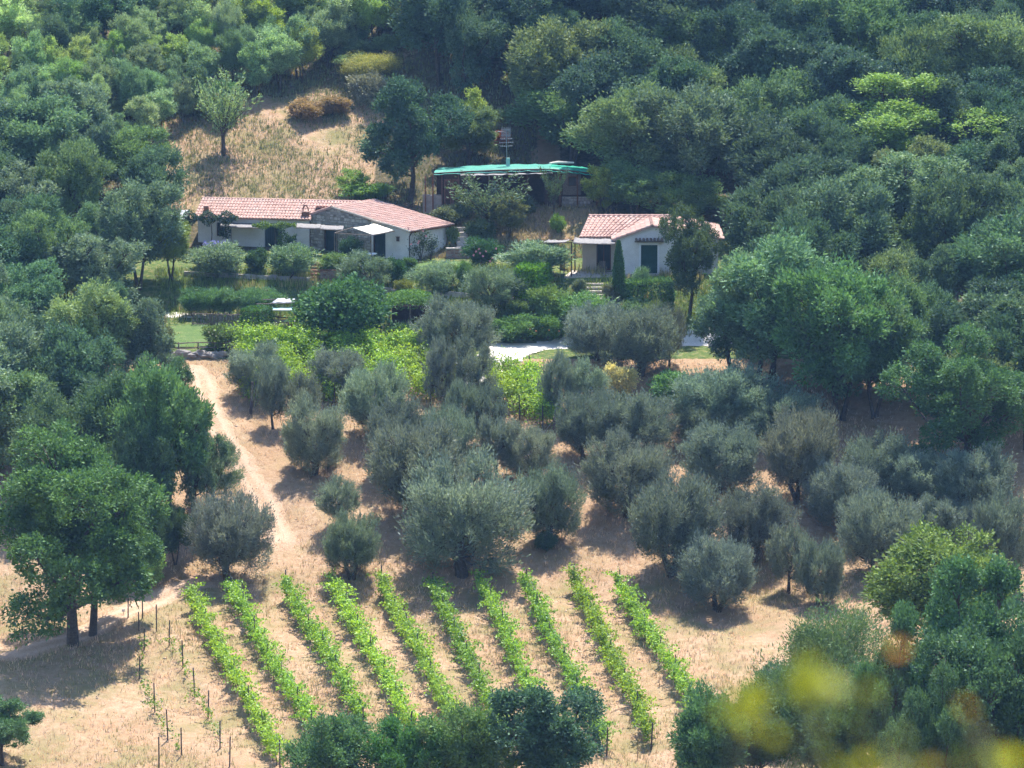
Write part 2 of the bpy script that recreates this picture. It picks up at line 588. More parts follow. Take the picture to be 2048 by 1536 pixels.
def strip(name, pts, width, material, lift=0.05, across=9, label=None):
    line = smooth_line(pts)
    t = np.gradient(line, axis=0)
    t = unit(t)
    nrm = np.stack([-t[:, 1], t[:, 0]], -1)
    wv = width * (1 + 0.15 * np.sin(np.arange(len(line)) * 0.5) + 0.1 * rng.standard_normal(len(line)))
    s = np.linspace(-0.5, 0.5, across)
    XY = line[:, None, :] + nrm[:, None, :] * (s[None, :, None] * wv[:, None, None])
    Zs = H(XY[..., 0], XY[..., 1]) + lift - 0.06 * (np.abs(s)[None, :] > 0.49)
    kk = np.arange(len(line))
    Zs = Zs - 0.12 * np.clip(1 - np.minimum(kk, kk[::-1]) / 5.0, 0, 1)[:, None]
    Vq = np.concatenate([XY, Zs[..., None]], -1).reshape(-1, 3)
    ii = np.arange(len(Vq)).reshape(len(line), across)
    Fq = np.stack([ii[:-1, :-1], ii[1:, :-1], ii[1:, 1:], ii[:-1, 1:]], -1).reshape(-1, 4)
    me = fast_mesh(name, Vq, Fq, material, smooth=True)
    a = me.attributes.new('edge', 'FLOAT', 'POINT')
    kk = np.arange(len(line))
    end = np.clip(1 - np.minimum(kk, kk[::-1]) / 10.0, 0, 1) * 1.3
    a.data.foreach_set('value', np.maximum((np.abs(s) * 2)[None, :], end[:, None]).ravel().astype(np.float32))
    return tag(link(name, me), label, kind='structure')


strip('dirt_path', [at(*q) for q in [(300, 742), (350, 742), (400, 748), (412, 790), (432, 850), (475, 920), (520, 990), (552, 1060), (575, 1120)]],
      2.0, M['path'], label='faint trodden track running down beside the olive trees')
strip('dirt_path', [at(*q) for q in [(475, 1140), (400, 1166), (320, 1198), (230, 1236), (120, 1284), (40, 1306), (-60, 1322)]],
      2.2, M['path'], label='pale worn track passing under the big left-hand tree')
strip('gravel_road', [at(*q) for q in [(1650, 664), (1500, 672), (1390, 680), (1250, 686), (1110, 692), (1010, 704), (965, 735), (930, 790)]], 2.6, M['gravel'],
      label='white gravel road curving below the garden')
drape('forecourt', pxpoly([(960, 687), (1060, 685), (1150, 684), (1110, 694), (1060, 712), (1045, 726), (960, 730)]), M['gravel'], 0.07, label='white gravel bend of the road')
strip('gravel_walk', [at(*q) for q in [(280, 630), (350, 630), (420, 633), (480, 636), (545, 645), (600, 652)]], 1.5, M['gravel'], label='white gravel walk behind the stake fence')
LAWNS = [pxpoly([(325, 655), (380, 650), (430, 648), (488, 652), (492, 676), (470, 694), (330, 697)])]
drape('lawn', pxpoly([(325, 655), (380, 650), (430, 648), (488, 652), (492, 676), (470, 694), (330, 697)]), M['lawn'], 0.06, label='small mown green lawn above the rustic fence')
drape('lawn', pxpoly([(800, 545), (850, 524), (940, 523), (945, 540), (900, 552), (830, 560)]), M['lawn'], 0.05, label='green lawn beside the long farmhouse')
drape('lawn', pxpoly([(1085, 562), (1100, 550), (1240, 555), (1330, 555), (1330, 562), (1215, 566)]), M['lawn'], 0.05, label='narrow green lawn before the small house')

# ------------------------------------------------------------------ plant prototypes
PROTO = {}


def leaves(rg, pos, d, L, W, upb=0.8, jit=0.9):
    n = len(pos)
    Lr = L * rg.uniform(0.7, 1.3, n)[:, None]
    Wr = W * rg.uniform(0.7, 1.3, n)[:, None]
    r = np.array([0, 0, upb]) + rg.standard_normal((n, 3)) * jit
    s = unit(np.cross(d, r))
    nn = np.cross(d, s)
    tip = pos + d * Lr
    mid = pos + d * Lr * 0.45 + nn * Lr * 0.06
    V = np.stack([pos, mid + s * Wr * 0.5, tip, mid - s * Wr * 0.5], 1).reshape(-1, 3)
    F = np.arange(n * 4).reshape(n, 4)
    return V, F


def tree_proto(key, seed, Ht, R, zb, nl, ncl, nlf, L, W, leafmat, lobe=(0.34, 0.5), clr=0.13, shape='round', trunk_r=0.16, nstem=1, up=0.0, shell=0.6, upb=0.8, stretch=1.0, irr=0.0):
    rg = np.random.default_rng(seed)
    zc, rz = (Ht + zb) / 2, (Ht - zb) / 2
    # lobes through the crown volume
    k = np.arange(nl) + 0.5
    ph = np.arccos(1 - 2 * k / nl)
    th = math.pi * (1 + 5 ** 0.5) * k + rg.uniform(0, 6)
    u = np.stack([np.cos(th) * np.sin(ph), np.sin(th) * np.sin(ph), np.cos(ph)], -1)
    rad = rg.uniform(0.45 - irr, 0.72 + irr * 0.8, nl)[:, None]
    lc = u * rad * np.array([R, R, rz]) + rg.standard_normal((nl, 3)) * 0.08 * R
    if shape == 'cone':
        f = (lc[:, 2] + rz) / (2 * rz)
        lc[:, :2] *= (1.25 - 0.9 * f)[:, None]
    if shape == 'barrel':
        lc[:, :2] = unit(u[:, :2]) * (R * (0.30 + 0.42 * np.sin(ph)) * rg.uniform(0.75, 1.12, nl))[:, None]
        lc[:, 2] *= 1.12
    if shape == 'vase':
        f = (lc[:, 2] + rz) / (2 * rz)
        lc[:, :2] *= (0.55 + 0.75 * f)[:, None]
    lc[:, 2] += zc
    lr = R * rg.uniform(*lobe, nl)
    lr = np.minimum(lr, (Ht - zb) * 0.42)
    # clusters on each lobe
    li = np.repeat(np.arange(nl), ncl)
    cd = unit(rg.standard_normal((nl * ncl, 3)) + np.array([0, 0, 0.25]))
    cc = lc[li] + cd * (lr[li] * rg.uniform(shell, 1.08, nl * ncl))[:, None] * np.array([1, 1, 0.85])
    cr = R * clr * rg.uniform(0.6, 1.4, len(cc))
    ctr = np.array([0, 0, zc - 0.3 * rz])
    # leaves
    ci = np.repeat(np.arange(len(cc)), nlf)
    off = rg.standard_normal((len(ci), 3)) * 0.55
    if stretch > 1:
        ax_ = unit(unit(cc - ctr) * 0.7 + np.array([0, 0, 0.9]))[ci]
        off = off * 0.8 + ax_ * ((off * ax_).sum(1) * (stretch - 0.8))[:, None]
    pos = cc[ci] + off * cr[ci][:, None]
    pos[:, 2] = np.maximum(pos[:, 2], 0.05 + 0.2 * rg.random(len(pos)))
    d = unit(unit(off) * 0.7 + unit(pos - ctr) * 0.5 + rg.standard_normal((len(pos), 3)) * 0.45 + np.array([0, 0, up]))
    LV, LF = leaves(rg, pos, d, L, W, upb)
    clump = rg.uniform(0, 1, len(cc))
    rnd = np.clip(0.55 * rg.random(len(pos)) + 0.45 * clump[ci], 0, 1)
    crown = fast_mesh(key + '_crown', LV, LF, leafmat, rnd)
    # wood
    mb = MB()
    forks = []
    for s in range(nstem):
        a = rg.uniform(0, 6.28)
        lean = 0.0 if nstem == 1 else 0.45
        b0 = np.array([math.cos(a), math.sin(a), 0]) * (0.0 if nstem == 1 else trunk_r * 0.9)
        top = np.array([math.cos(a) * lean * R * 0.5, math.sin(a) * lean * R * 0.5, zb + 0.35 * (Ht - zb)])
        m1 = b0 + (top - b0) * 0.45 + np.array([rg.normal() * 0.1, rg.normal() * 0.1, 0])
        r0 = trunk_r / math.sqrt(nstem)
        mb.tube([b0 + (0, 0, -0.35), b0 + (0, 0, 0.12), m1, top], [r0 * 1.5, r0 * 1.15, r0 * 0.85, r0 * 0.55], 7)
        forks.append((m1, top, r0))
    for j in range(nl):
        m1, top, r0 = forks[j % nstem]
        st = m1 + (top - m1) * rg.uniform(0.1, 1.0)
        if lc[j, 2] < st[2]:
            st = m1
        e = lc[j]
        md = (st + e) / 2 + np.array([0, 0, -0.06 * R]) + rg.standard_normal(3) * 0.06 * R
        mb.tube([st, md, e], [r0 * 0.42, r0 * 0.3, r0 * 0.18], 5, cap=False)
        for q in rg.choice(ncl, min(5, ncl), replace=False):
            c = cc[j * ncl + q]
            mb.tube([md * 0.3 + e * 0.7, (e + c) / 2 + rg.standard_normal(3) * 0.04 * R, c], [r0 * 0.17, r0 * 0.1, r0 * 0.04], 4, cap=False)
    tm = bpy.data.meshes.new(key + '_trunk')
    tm.from_pydata(mb.v, [], mb.f)
    tm.polygons.foreach_set('use_smooth', np.ones(len(tm.polygons), bool))
    tm.materials.append(M['bark'])
    lo, hi = np.percentile(LV, 1, axis=0), np.percentile(LV, 99, axis=0)
    PROTO[key] = dict(crown=crown, trunk=tm, h=hi[2], w=((hi[0] - lo[0]) + (hi[1] - lo[1])) / 2)
    return key


OAKS = [tree_proto('oak%d' % i, 20 + i, 8.0, 3.0, 1.0, 17, 38, 54, 0.175, 0.105, M['leaf'], lobe=(0.18, 0.44), clr=0.085, trunk_r=0.17, shell=0.68, upb=0.5, irr=0.3) for i in range(4)]
LIGHT = [tree_proto('light%d' % i, 40 + i, 7.0, 2.6, 1.5, 26, 26, 44, 0.19, 0.085, M['leaf'], lobe=(0.16, 0.34), clr=0.10, irr=0.18, stretch=1.5, upb=0.3, trunk_r=0.13, nstem=2, up=0.25) for i in range(3)]
SLIM = [tree_proto('slim%d' % i, 60 + i, 5.5, 1.5, 0.7, 16, 18, 38, 0.17, 0.075, M['leaf'], lobe=(0.18, 0.42), clr=0.13, irr=0.2, stretch=1.6, upb=0.3, shape='cone' if i == 0 else 'round', trunk_r=0.07, nstem=2, up=0.35) for i in range(4)]
OLIVES = [tree_proto('olive%d' % i, 80 + i, 4.2, 2.1, 0.2, 22, 30, 58, 0.17, 0.038, M['olive'], lobe=(0.24, 0.46), clr=0.09, irr=0.1, shape='barrel', stretch=2.2, trunk_r=0.2, nstem=2, up=0.75, shell=0.5, upb=0.2) for i in range(4)]
SMOLIVES = [tree_proto('small_olive%d' % i, 90 + i, 3.6, 1.3, 0.4, 15, 20, 46, 0.16, 0.036, M['olive'], lobe=(0.24, 0.5), clr=0.11, irr=0.14, shape='barrel', stretch=2.2, trunk_r=0.1, nstem=1, up=0.8, shell=0.4, upb=0.3) for i in range(3)]
SHRUBS = [tree_proto('shrub%d' % i, 100 + i, 1.5, 0.95, 0.08, 11, 18, 34, 0.12, 0.065, M['leaf'], lobe=(0.3, 0.5), clr=0.16, trunk_r=0.04, nstem=3, up=0.2, shell=0.4) for i in range(3)]
SPIKY = [tree_proto('spiky%d' % i, 110 + i, 2.2, 1.0, 0.1, 12, 18, 34, 0.15, 0.04, M['olive'], lobe=(0.3, 0.5), clr=0.15, shape='vase', trunk_r=0.05, nstem=3, up=0.9, shell=0.3, upb=0.2) for i in range(2)]
FIG = tree_proto('fig', 120, 4.4, 3.4, 0.3, 26, 26, 22, 0.25, 0.2, M['leaf'], lobe=(0.24, 0.4), clr=0.11, trunk_r=0.14, nstem=4, shell=0.7, upb=0.5, irr=0.15)
CHEST = tree_proto('chestnut', 121, 8.0, 3.6, 1.0, 34, 26, 34, 0.22, 0.11, M['leaf'], lobe=(0.2, 0.36), clr=0.08, trunk_r=0.22, shell=0.75, upb=0.6, irr=0.15)
BROOM = tree_proto('feathery', 122, 5.0, 3.4, 0.2, 24, 22, 40, 0.2, 0.055, M['leaf'], lobe=(0.26, 0.42), clr=0.14, shape='vase', trunk_r=0.06, nstem=4, up=0.25, shell=0.5)


BIG = [tree_proto('big%d' % i, 160 + i, 11.5, 4.9, 1.0 if i < 2 else 0.5, 26, 46, 52, 0.18, 0.11, M['leaf'], lobe=(0.14, 0.34), clr=0.06, trunk_r=0.25, shell=0.68, upb=0.5, irr=0.28) for i in range(3)]


def cypress_proto():
    rg = np.random.default_rng(131)
    n = 9000
    t = rg.random(n) ** 0.9
    rr = 0.42 * np.sin(np.clip(t, 0, 1) ** 0.62 * math.pi) ** 0.7 + 0.03
    a = rg.uniform(0, 6.283, n)
    q = rr * rg.uniform(0.55, 1.08, n) * (1 + 0.12 * np.sin(a * 5 + t * 20))
    pos = np.stack([np.cos(a) * q, np.sin(a) * q, 0.15 + t * 4.6], -1)
    d = unit(np.stack([np.cos(a) * 0.3, np.sin(a) * 0.3, np.ones(n)], -1) + rg.standard_normal((n, 3)) * 0.2)
    V, F = leaves(rg, pos, d, 0.17, 0.06, 0.1)
    cr = fast_mesh('cypress_crown', V, F, M['leaf'], rg.random(n))
    mb = MB()
    mb.tube([(0, 0, -0.3), (0, 0, 2), (0, 0, 4.2)], [0.11, 0.07, 0.02], 6)
    tm = bpy.data.meshes.new('cypress_trunk')
    tm.from_pydata(mb.v, [], mb.f)
    tm.materials.append(M['bark'])
    PROTO['cypress'] = dict(crown=cr, trunk=tm, h=4.75, w=0.9)


cypress_proto()


def fruit_proto(key, seed, ns=26):
    rg = np.random.default_rng(seed)
    mb = MB()
    mb.tube([(0, 0, -.3), (0, 0, .3), (.03, 0, 1.0)], [.1, .08, .06], 7)
    ps, ds = [], []
    for k in range(ns):
        a = rg.uniform(0, 6.283)
        o = np.array([math.cos(a), math.sin(a), 0])
        ln = rg.uniform(1.1, 2.3)
        d0 = unit(o * rg.uniform(.35, 1.0) + np.array([0, 0, 1.0]))
        b0 = np.array([0, 0, rg.uniform(.6, 1.1)])
        t = np.linspace(0, 1, 6)[:, None]
        pts = b0 + d0 * t * ln + o * (t ** 2) * .25 * rg.uniform(-.6, 1)
        mb.tube(list(pts), [.03, .024, .018, .013, .009, .004], 4, cap=False)
        n = int(ln * 50)
        tt = rg.uniform(.18, 1.0, n)
        q = np.stack([np.interp(tt, t[:, 0], pts[:, c]) for c in range(3)], -1) + rg.standard_normal((n, 3)) * .09
        ps.append(q)
        ds.append(unit(rg.standard_normal((n, 3)) * .6 + d0))
    pos, d = np.concatenate(ps), np.concatenate(ds)
    V, F = leaves(rg, pos, d, .15, .06, .3)
    cr = fast_mesh(key + '_crown', V, F, M['leaf'], rg.random(len(pos)))
    tm = bpy.data.meshes.new(key + '_trunk')
    tm.from_pydata(mb.v, [], mb.f)
    tm.materials.append(M['bark'])
    lo, hi = np.percentile(V, 1, axis=0), np.percentile(V, 99, axis=0)
    PROTO[key] = dict(crown=cr, trunk=tm, h=hi[2], w=((hi[0] - lo[0]) + (hi[1] - lo[1])) / 2)


fruit_proto('fruit0', 151, 30)
fruit_proto('fruit1', 152, 18)


def hedge_proto(key, seed, lx, ly, lz, n):
    rg = np.random.default_rng(seed)
    p = rg.uniform(-1, 1, (n, 3))
    ax = rg.integers(0, 3, n)
    sgn = np.sign(rg.standard_normal(n))
    p[np.arange(n), ax] = sgn * rg.uniform(0.82, 1.04, n)
    s = 1 - 0.12 * (np.abs(p[:, 0] * p[:, 1] * p[:, 2]))
    p = p * s[:, None]
    out = unit(p ** 5)
    pos = p * np.array([lx / 2, ly / 2, lz / 2]) + np.array([0, 0, lz / 2 + 0.02])
    d = unit(out * 0.6 + rg.standard_normal((n, 3)) * 0.6 + np.array([0, 0, 0.2]))
    V, F = leaves(rg, pos, d, 0.11, 0.065, 0.6)
    cr = fast_mesh(key + '_crown', V, F, M['leaf'], rg.random(n))
    mb = MB()
    for k in (-0.3, 0.3):
        mb.tube([(k * lx, 0, -0.2), (k * lx * 0.9, 0.05, lz * 0.5), (k * lx * 0.7, 0, lz * 0.85)], [0.05, 0.035, 0.015], 5)
    tm = bpy.data.meshes.new(key + '_trunk')
    tm.from_pydata(mb.v, [], mb.f)
    tm.materials.append(M['bark'])
    PROTO[key] = dict(crown=cr, trunk=tm, h=lz, w=lx)


hedge_proto('boxhedge', 141, 1.9, 1.6, 1.8, 7000)
hedge_proto('lowhedge', 142, 2.2, 1.1, 1.0, 6000)


def tint(c):
    return (c[0] * 1.85, c[1] * 2.0, c[2] * 1.7)


def plant(key, loc, w, h, name, label, cat, color, group=None, rot=None):
    p = PROTO[key]
    t = thing(name, tuple(loc), label, cat, group)
    s = w / p['w']
    t.scale = (s, s, h / p['h'])
    t.rotation_euler = (0, 0, rng.uniform(0, 6.28) if rot is None else rot)
    link('trunk', p['trunk'], t)
    link('crown', p['crown'], t, tint(color))
    return t


def by_box(key, x0, y0, x1, y1, name, label, cat, color, group=None, rot=None, base=None):
    """a plant whose crown fills the given box of the photograph and whose foot stands on the ground at its bottom"""
    bx, by = base if base else ((x0 + x1) / 2, y1)
    q = at(bx, by)
    k = ppm(q[1])
    return plant(key, q, (x1 - x0) / k, (y1 - y0) / k * 1.0, name, label, cat, color, group, rot)


def jig(c, a=0.12):
    f = 1 + rng.uniform(-a, a)
    return tuple(float(v * f * (1 + rng.uniform(-a * 0.4, a * 0.4))) for v in c)


ORD = ['first', 'second', 'third', 'fourth', 'fifth', 'sixth', 'seventh', 'eighth', 'ninth', 'tenth', 'eleventh', 'twelfth', 'thirteenth', 'fourteenth',
       'fifteenth', 'sixteenth', 'seventeenth', 'eighteenth', 'nineteenth', 'twentieth', 'twenty-first', 'twenty-second', 'twenty-third', 'twenty-fourth']

# ------------------------------------------------------------------ building helpers
def wall(mb, p0, ux, inw, L, z0, top, th=0.32, holes=()):
    """upright wall from p0 along ux; top: list of (s, z); holes: (s0, s1, za, zb)"""
    p0 = np.array(p0[:2], float)
    ux = np.array(ux[:2], float)
    inw = np.array(inw[:2], float)
    ts, tz = zip(*top)
    br = sorted(set([0.0, L] + [s for s in ts if 0 < s < L] + [s for h in holes for s in h[:2]]))
    zt = lambda s: float(np.interp(s, ts, tz))

    def piece(s0, s1, a0, a1, b0, b1):
        q = lambda s, w: p0 + ux * s + inw * w
        mb.hexa([(*q(s0, 0), a0), (*q(s1, 0), a1), (*q(s1, th), a1), (*q(s0, th), a0)],
                [(*q(s0, 0), b0), (*q(s1, 0), b1), (*q(s1, th), b1), (*q(s0, th), b0)])
    for s0, s1 in zip(br[:-1], br[1:]):
        hs = [h for h in holes if h[0] <= s0 + 1e-6 and h[1] >= s1 - 1e-6]
        if not hs:
            piece(s0, s1, z0, z0, zt(s0), zt(s1))
        else:
            h = hs[0]
            if h[2] > z0 + 0.01:
                piece(s0, s1, z0, z0, h[2], h[2])
            piece(s0, s1, h[3], h[3], zt(s0), zt(s1))


def tiles(mb, E0, E1, R1, R0, cw=0.235, cl=0.37, seed=1):
    """barrel tiles on the plane eave E0-E1, ridge R0-R1"""
    rg = np.random.default_rng(seed)
    E0, E1, R0, R1 = [np.array(q, float) for q in (E0, E1, R0, R1)]
    ax = unit(E1 - E0)
    n = unit(np.cross(E1 - E0, R0 - E0))
    if n[2] < 0:
        n = -n
    nc = max(2, int(np.linalg.norm(E1 - E0) / cw))
    nr = max(2, int(np.linalg.norm(R0 - E0) / cl))
    for i in range(nc):
        u = (i + 0.5) / nc
        for j in range(nr):
            v0, v1 = j / nr - 0.02, (j + 1.12) / nr
            v1 = min(v1, 1.0)
            e = E0 * (1 - u) + E1 * u
            r = R0 * (1 - u) + R1 * u
            a = e * (1 - v0) + r * v0 + ax * rg.normal() * 0.008
            b = e * (1 - v1) + r * v1 + ax * rg.normal() * 0.008
            ra, rb = cw * 0.46, cw * 0.36
            vs = []
            for c, rad, lift in ((a, ra, 0.055 + rg.normal() * 0.006), (b, rb, 0.025)):
                for k in range(5):
                    t = math.pi * k / 4
                    vs.append(c + ax * math.cos(t) * rad + n * (math.sin(t) * rad * 0.75 + lift - 0.02))
            mb.add(vs, [(k, k + 1, k + 6, k + 5) for k in range(4)] + [(0, 1, 2, 3, 4)], float(rg.random()))


def ridge(mb, A, B, seed=2, rad=0.14):
    rg = np.random.default_rng(seed)
    A, B = np.array(A, float), np.array(B, float)
    n = int(np.linalg.norm(B - A) / 0.38)
    d = unit(B - A)
    s = unit(np.cross(d, [0, 0, 1]))
    for i in range(n):
        a = A + (B - A) * (i / n)
        b = A + (B - A) * min(1, (i + 1.1) / n)
        vs = []
        for c, r, l in ((a, rad, 0.05), (b, rad * 0.85, 0.03)):
            for k in range(5):
                t = math.pi * k / 4
                vs.append(c + s * math.cos(t) * r + np.array([0, 0, math.sin(t) * r * 0.8 + l - 0.05]))
        mb.add(vs, [(k, k + 1, k + 6, k + 5) for k in range(4)] + [(0, 1, 2, 3, 4)], float(rg.random()))


def roof_plane(root, name, E0, E1, R1, R0, seed):
    """deck with its covering of tiles"""
    dk = MB()
    q = [np.array(a, float) for a in (E0, E1, R1, R0)]
    n = np.cross(q[1] - q[0], q[3] - q[0])
    if n[2] < 0:
        q = [q[1], q[0], q[3], q[2]]
    dk.slab(q, 0.10)
    deck = dk.build(name, M['tile'], root)
    tb = MB()
    tiles(tb, E0, E1, R1, R0, seed=seed)
    tag(tb.build('roof_tiles', M['tile'], deck), kind='stuff')
    return deck


def sagging(quad, nu, nv, sag, amp, seed=0, th=0.03):
    """cloth or mat between four corners"""
    rg = np.random.default_rng(seed)
    q = [np.array(a, float) for a in quad]
    mb = MB()
    vs = []
    for side in (0, 1):
        for j in range(nv + 1):
            for i in range(nu + 1):
                u, v = i / nu, j / nv
                p = q[0] * (1 - u) * (1 - v) + q[1] * u * (1 - v) + q[2] * u * v + q[3] * (1 - u) * v
                z = -sag * 4 * u * (1 - u) + amp * math.sin(i * 1.9 + seed) * (0.4 + 0.6 * math.sin(j * 1.3 + i * 0.7))
                vs.append(p + np.array([0, 0, z - side * th]))
    m = (nu + 1) * (nv + 1)
    fs = []
    for j in range(nv):
        for i in range(nu):
            a = j * (nu + 1) + i
            fs.append((a, a + 1, a + nu + 2, a + nu + 1))
            fs.append((m + a, m + a + nu + 1, m + a + nu + 2, m + a + 1))
    for i in range(nu):
        fs.append((i, m + i, m + i + 1, i + 1))
        a = nv * (nu + 1) + i
        fs.append((a, a + 1, m + a + 1, m + a))
    for j in range(nv):
        a = j * (nu + 1)
        fs.append((a, a + nu + 1, m + a + nu + 1, m + a))
        a = a + nu
        fs.append((a, m + a, m + a + nu + 1, a + nu + 1))
    mb.add(vs, fs)
    return mb


def planks(root, p, ux, out, w, z0, z1, n, material, name='plank', th=0.05):
    """a door leaf of n upright boards"""
    bw = w / n
    for i in range(n):
        mb = MB()
        mb.box(np.array(p[:2]) + ux * (i * bw + 0.006) + out * (0.008 * (i % 2)), ux, bw - 0.012, -out, th, z0, z1)
        mb.build(name, material, root)


def frame(mb, p, ux, out, w, z0, z1, fw=0.08, d=0.10, sill=False):
    p = np.array(p[:2], float)
    mb.box(p - ux * fw, ux, fw, -out, d, z0, z1 + fw)
    mb.box(p + ux * w, ux, fw, -out, d, z0, z1 + fw)
    mb.box(p, ux, w, -out, d, z1, z1 + fw)
    if sill:
        mb.box(p, ux, w, -out, d, z0, z0 + fw)


def dir2(a):
    return np.array([math.cos(R_(a)), math.sin(R_(a))])


def stones_on(mb, p0, ux, out, L, z0, topf, holes=(), seed=5, hs=(0.16, 0.27), ws=(0.2, 0.5), depth=(0.02, 0.06), gap=0.02):
    rg = np.random.default_rng(seed)
    z = z0
    while True:
        h = rg.uniform(*hs)
        s = -rg.uniform(0, 0.2)
        any_ = False
        while s < L:
            w = rg.uniform(*ws)
            a, b = max(0, s) + gap, min(L, s + w) - gap
            s += w
            if b - a < 0.08:
                continue
            zt = z + h - gap
            zz = min(zt, topf(a), topf(b))
            if zz - z < 0.05:
                continue
            any_ = True
            if any(a < h_[1] and b > h_[0] and z < h_[3] and zz > h_[2] for h_ in holes):
                continue
            d = rg.uniform(*depth)
            j = lambda: rg.normal() * 0.012
            q = lambda t, w_: np.array(p0[:2]) + ux * t + out * w_
            A = [(*q(a, -0.05), z + gap), (*q(b, -0.05), z + gap), (*q(b, -0.05), zz), (*q(a, -0.05), zz)]
            B = [(*q(a + 0.02 + j(), d), z + gap + 0.02 + j()), (*q(b - 0.02 + j(), d), z + gap + 0.02 + j()), (*q(b - 0.02 + j(), d), zz - 0.02 + j()), (*q(a + 0.02 + j(), d), zz - 0.02 + j())]
            mb.add(A + B, [(4, 5, 6, 7), (0, 1, 5, 4), (1, 2, 6, 5), (2, 3, 7, 6), (3, 0, 4, 7)])
        z += h
        if not any_ or z > 8:
            break


# ------------------------------------------------------------------ long farmhouse
C = P(819, 521, 307.2)
C[2] = 0.1
TW = 38.0
dB = np.array([math.sin(R_(TW)), math.cos(R_(TW))])       # along the end wall, going back
dF = np.array([-math.cos(R_(TW)), math.sin(R_(TW))])      # along the front wall, going left
farm = thing('farmhouse', tuple(C), 'long low farmhouse with terracotta roof, stone gable and white end wall', 'farmhouse')
fz0 = -0.35
S_AP, S_END, LW = 7.35, 9.6, 4.6
Z_C, Z_AP, Z_END = 2.30, 3.46, 2.72
top_front = [(0, Z_C), (S_AP, Z_AP), (S_END, Z_END)]
fr = lambda s: C[:2] + dF * s
# openings along the front (s from the corner)
door_b = (2.3, 3.5, 0.1, 2.0)
door_s = (6.95, 8.3, 0.1, 2.1)
mb = MB()
wall(mb, C, dF, dB, 3.7, fz0, top_front, 0.35, [door_b])
mb.build('front_wall', M['plaster'], farm)
mb = MB()
wall(mb, fr(3.7), dF, dB, S_END - 3.7, fz0, [(s - 3.7, z) for s, z in top_front], 0.35, [(door_s[0] - 3.7, door_s[1] - 3.7, door_s[2], door_s[3])])
sw = mb.build('stone_wall', M['mortar'], farm)
mb = MB()
stones_on(mb, fr(3.72), dF, -dB, S_END - 3.72, fz0, lambda s: float(np.interp(s + 3.72, *zip(*top_front))) - 0.03, [(door_s[0] - 3.78, door_s[1] - 3.66, 0, door_s[3] + 0.05)], 5)
tag(mb.build('stone_facing', M['stone'], sw), 'grey rubble stone gable face', kind='stuff')
mb = MB()
wall(mb, C + np.array([*(dB * 0.35), 0]), dB, dF, LW - 0.35, fz0, [(0, Z_C), (LW, Z_C)], 0.35)
mb.build('end_wall', M['plaster'], farm)
mb = MB()
wall(mb, fr(0) + dB * (LW + 0.002), dF, -dB, S_END, fz0, top_front, 0.3)
wall(mb, fr(S_END) + dB * 0.35, dB, -dF, LW - 0.65, fz0, [(0, Z_END), (LW, Z_END)], 0.3)
mb.build('rear_wall', M['plaster_warm'], farm)
lift = 0.06
v3 = lambda xy, z: np.array([xy[0], xy[1], z])
e0 = v3(fr(-0.28) - dB * 0.22, Z_C - 0.045 + lift)
e1 = v3(fr(-0.28) + dB * (LW + 0.25), Z_C - 0.045 + lift)
r0 = v3(fr(S_AP) - dB * 0.22, Z_AP + lift + 0.005)
r1 = v3(fr(S_AP) + dB * (LW + 0.25), Z_AP + lift + 0.005)
roof_plane(farm, 'roof', e0, e1, r1, r0, 11)
l0 = v3(fr(S_END + 0.05) - dB * 0.1, Z_END + lift - 0.02)
l1 = v3(fr(S_END + 0.05) + dB * (LW + 0.25), Z_END + lift - 0.02)
roof_plane(farm, 'roof', l1, l0, r0 + np.array([*(dB * 0.12), 0]), r1, 12)
mb = MB()
ridge(mb, r0, r1, 3)
mb.build('ridge_tiles', M['tile'], farm)
# pale verge board along the rake
mb = MB()
for a, b in ((e0, r0),):
    off = v3(-dB * 0.03, -0.06)
    mb.hexa([a + off, b + off, b + off + v3(dB * 0.05, 0), a + off + v3(dB * 0.05, 0)],
            [a + off + (0, 0, .11), b + off + (0, 0, .11), b + off + v3(dB * .05, .11), a + off + v3(dB * .05, .11)])
mb.build('verge', M['plaster_warm'], farm)
# warm upper panel beside the stone
mb = MB()
zz = lambda s: float(np.interp(s, *zip(*top_front))) - 0.06
q = lambda s, z, w=0.012: v3(fr(s) - dB * w, z)
mb.add([q(2.1, 2.25), q(3.69, 2.25), q(3.69, zz(3.69)), q(2.1, zz(2.1))], [(1, 0, 3, 2)])
mb.build('plaster_panel', M['plaster_warm'], farm)
# doors
for (a, b, z0, z1), mt in ((door_b, 'darkdoor'), (door_s, 'darkdoor')):
    dr = MB()
    dr.box(fr(a) + dB * 0.22, dF, b - a, dB, 0.05, z0, z1)
    d_ = dr.build('door', M[mt], farm)
    planks(d_, fr(a) + dB * 0.2, dF, -dB, b - a, z0 + 0.02, z1 - 0.02, 8, M[mt])
    fm = MB()
    frame(fm, fr(a) + dB * 0.05, dF, -dB, b - a, z0, z1, -0.06, 0.12)
    fm.build('door_frame', M['darkwood'], d_)
# lantern, vent
mb = MB()
mb.box(fr(0.95) - dB * 0.13, dF, 0.2, dB, 0.125, 1.45, 1.75)
mb.box(fr(0.91) - dB * 0.16, dF, 0.28, dB, 0.155, 1.755, 1.80)
mb.build('wall_lantern', M['darkwood'], farm)
# rain pipe at the corner and a gutter along the end wall
mb = MB()
mb.tube([v3(fr(-.05) - dB * .06, -.1), v3(fr(-.05) - dB * .06, 1.9), v3(fr(-.2) + dB * .05, Z_C - .1)], .045, 6)
pipe = mb.build('rain_pipe', M['darkwood'], farm)
mb = MB()
mb.tube([v3(fr(-.34) - dB * .2, Z_C - .05), v3(fr(-.34) + dB * (LW + .2), Z_C - .07)], .055, 6)
mb.build('gutter', M['redwood'], farm)
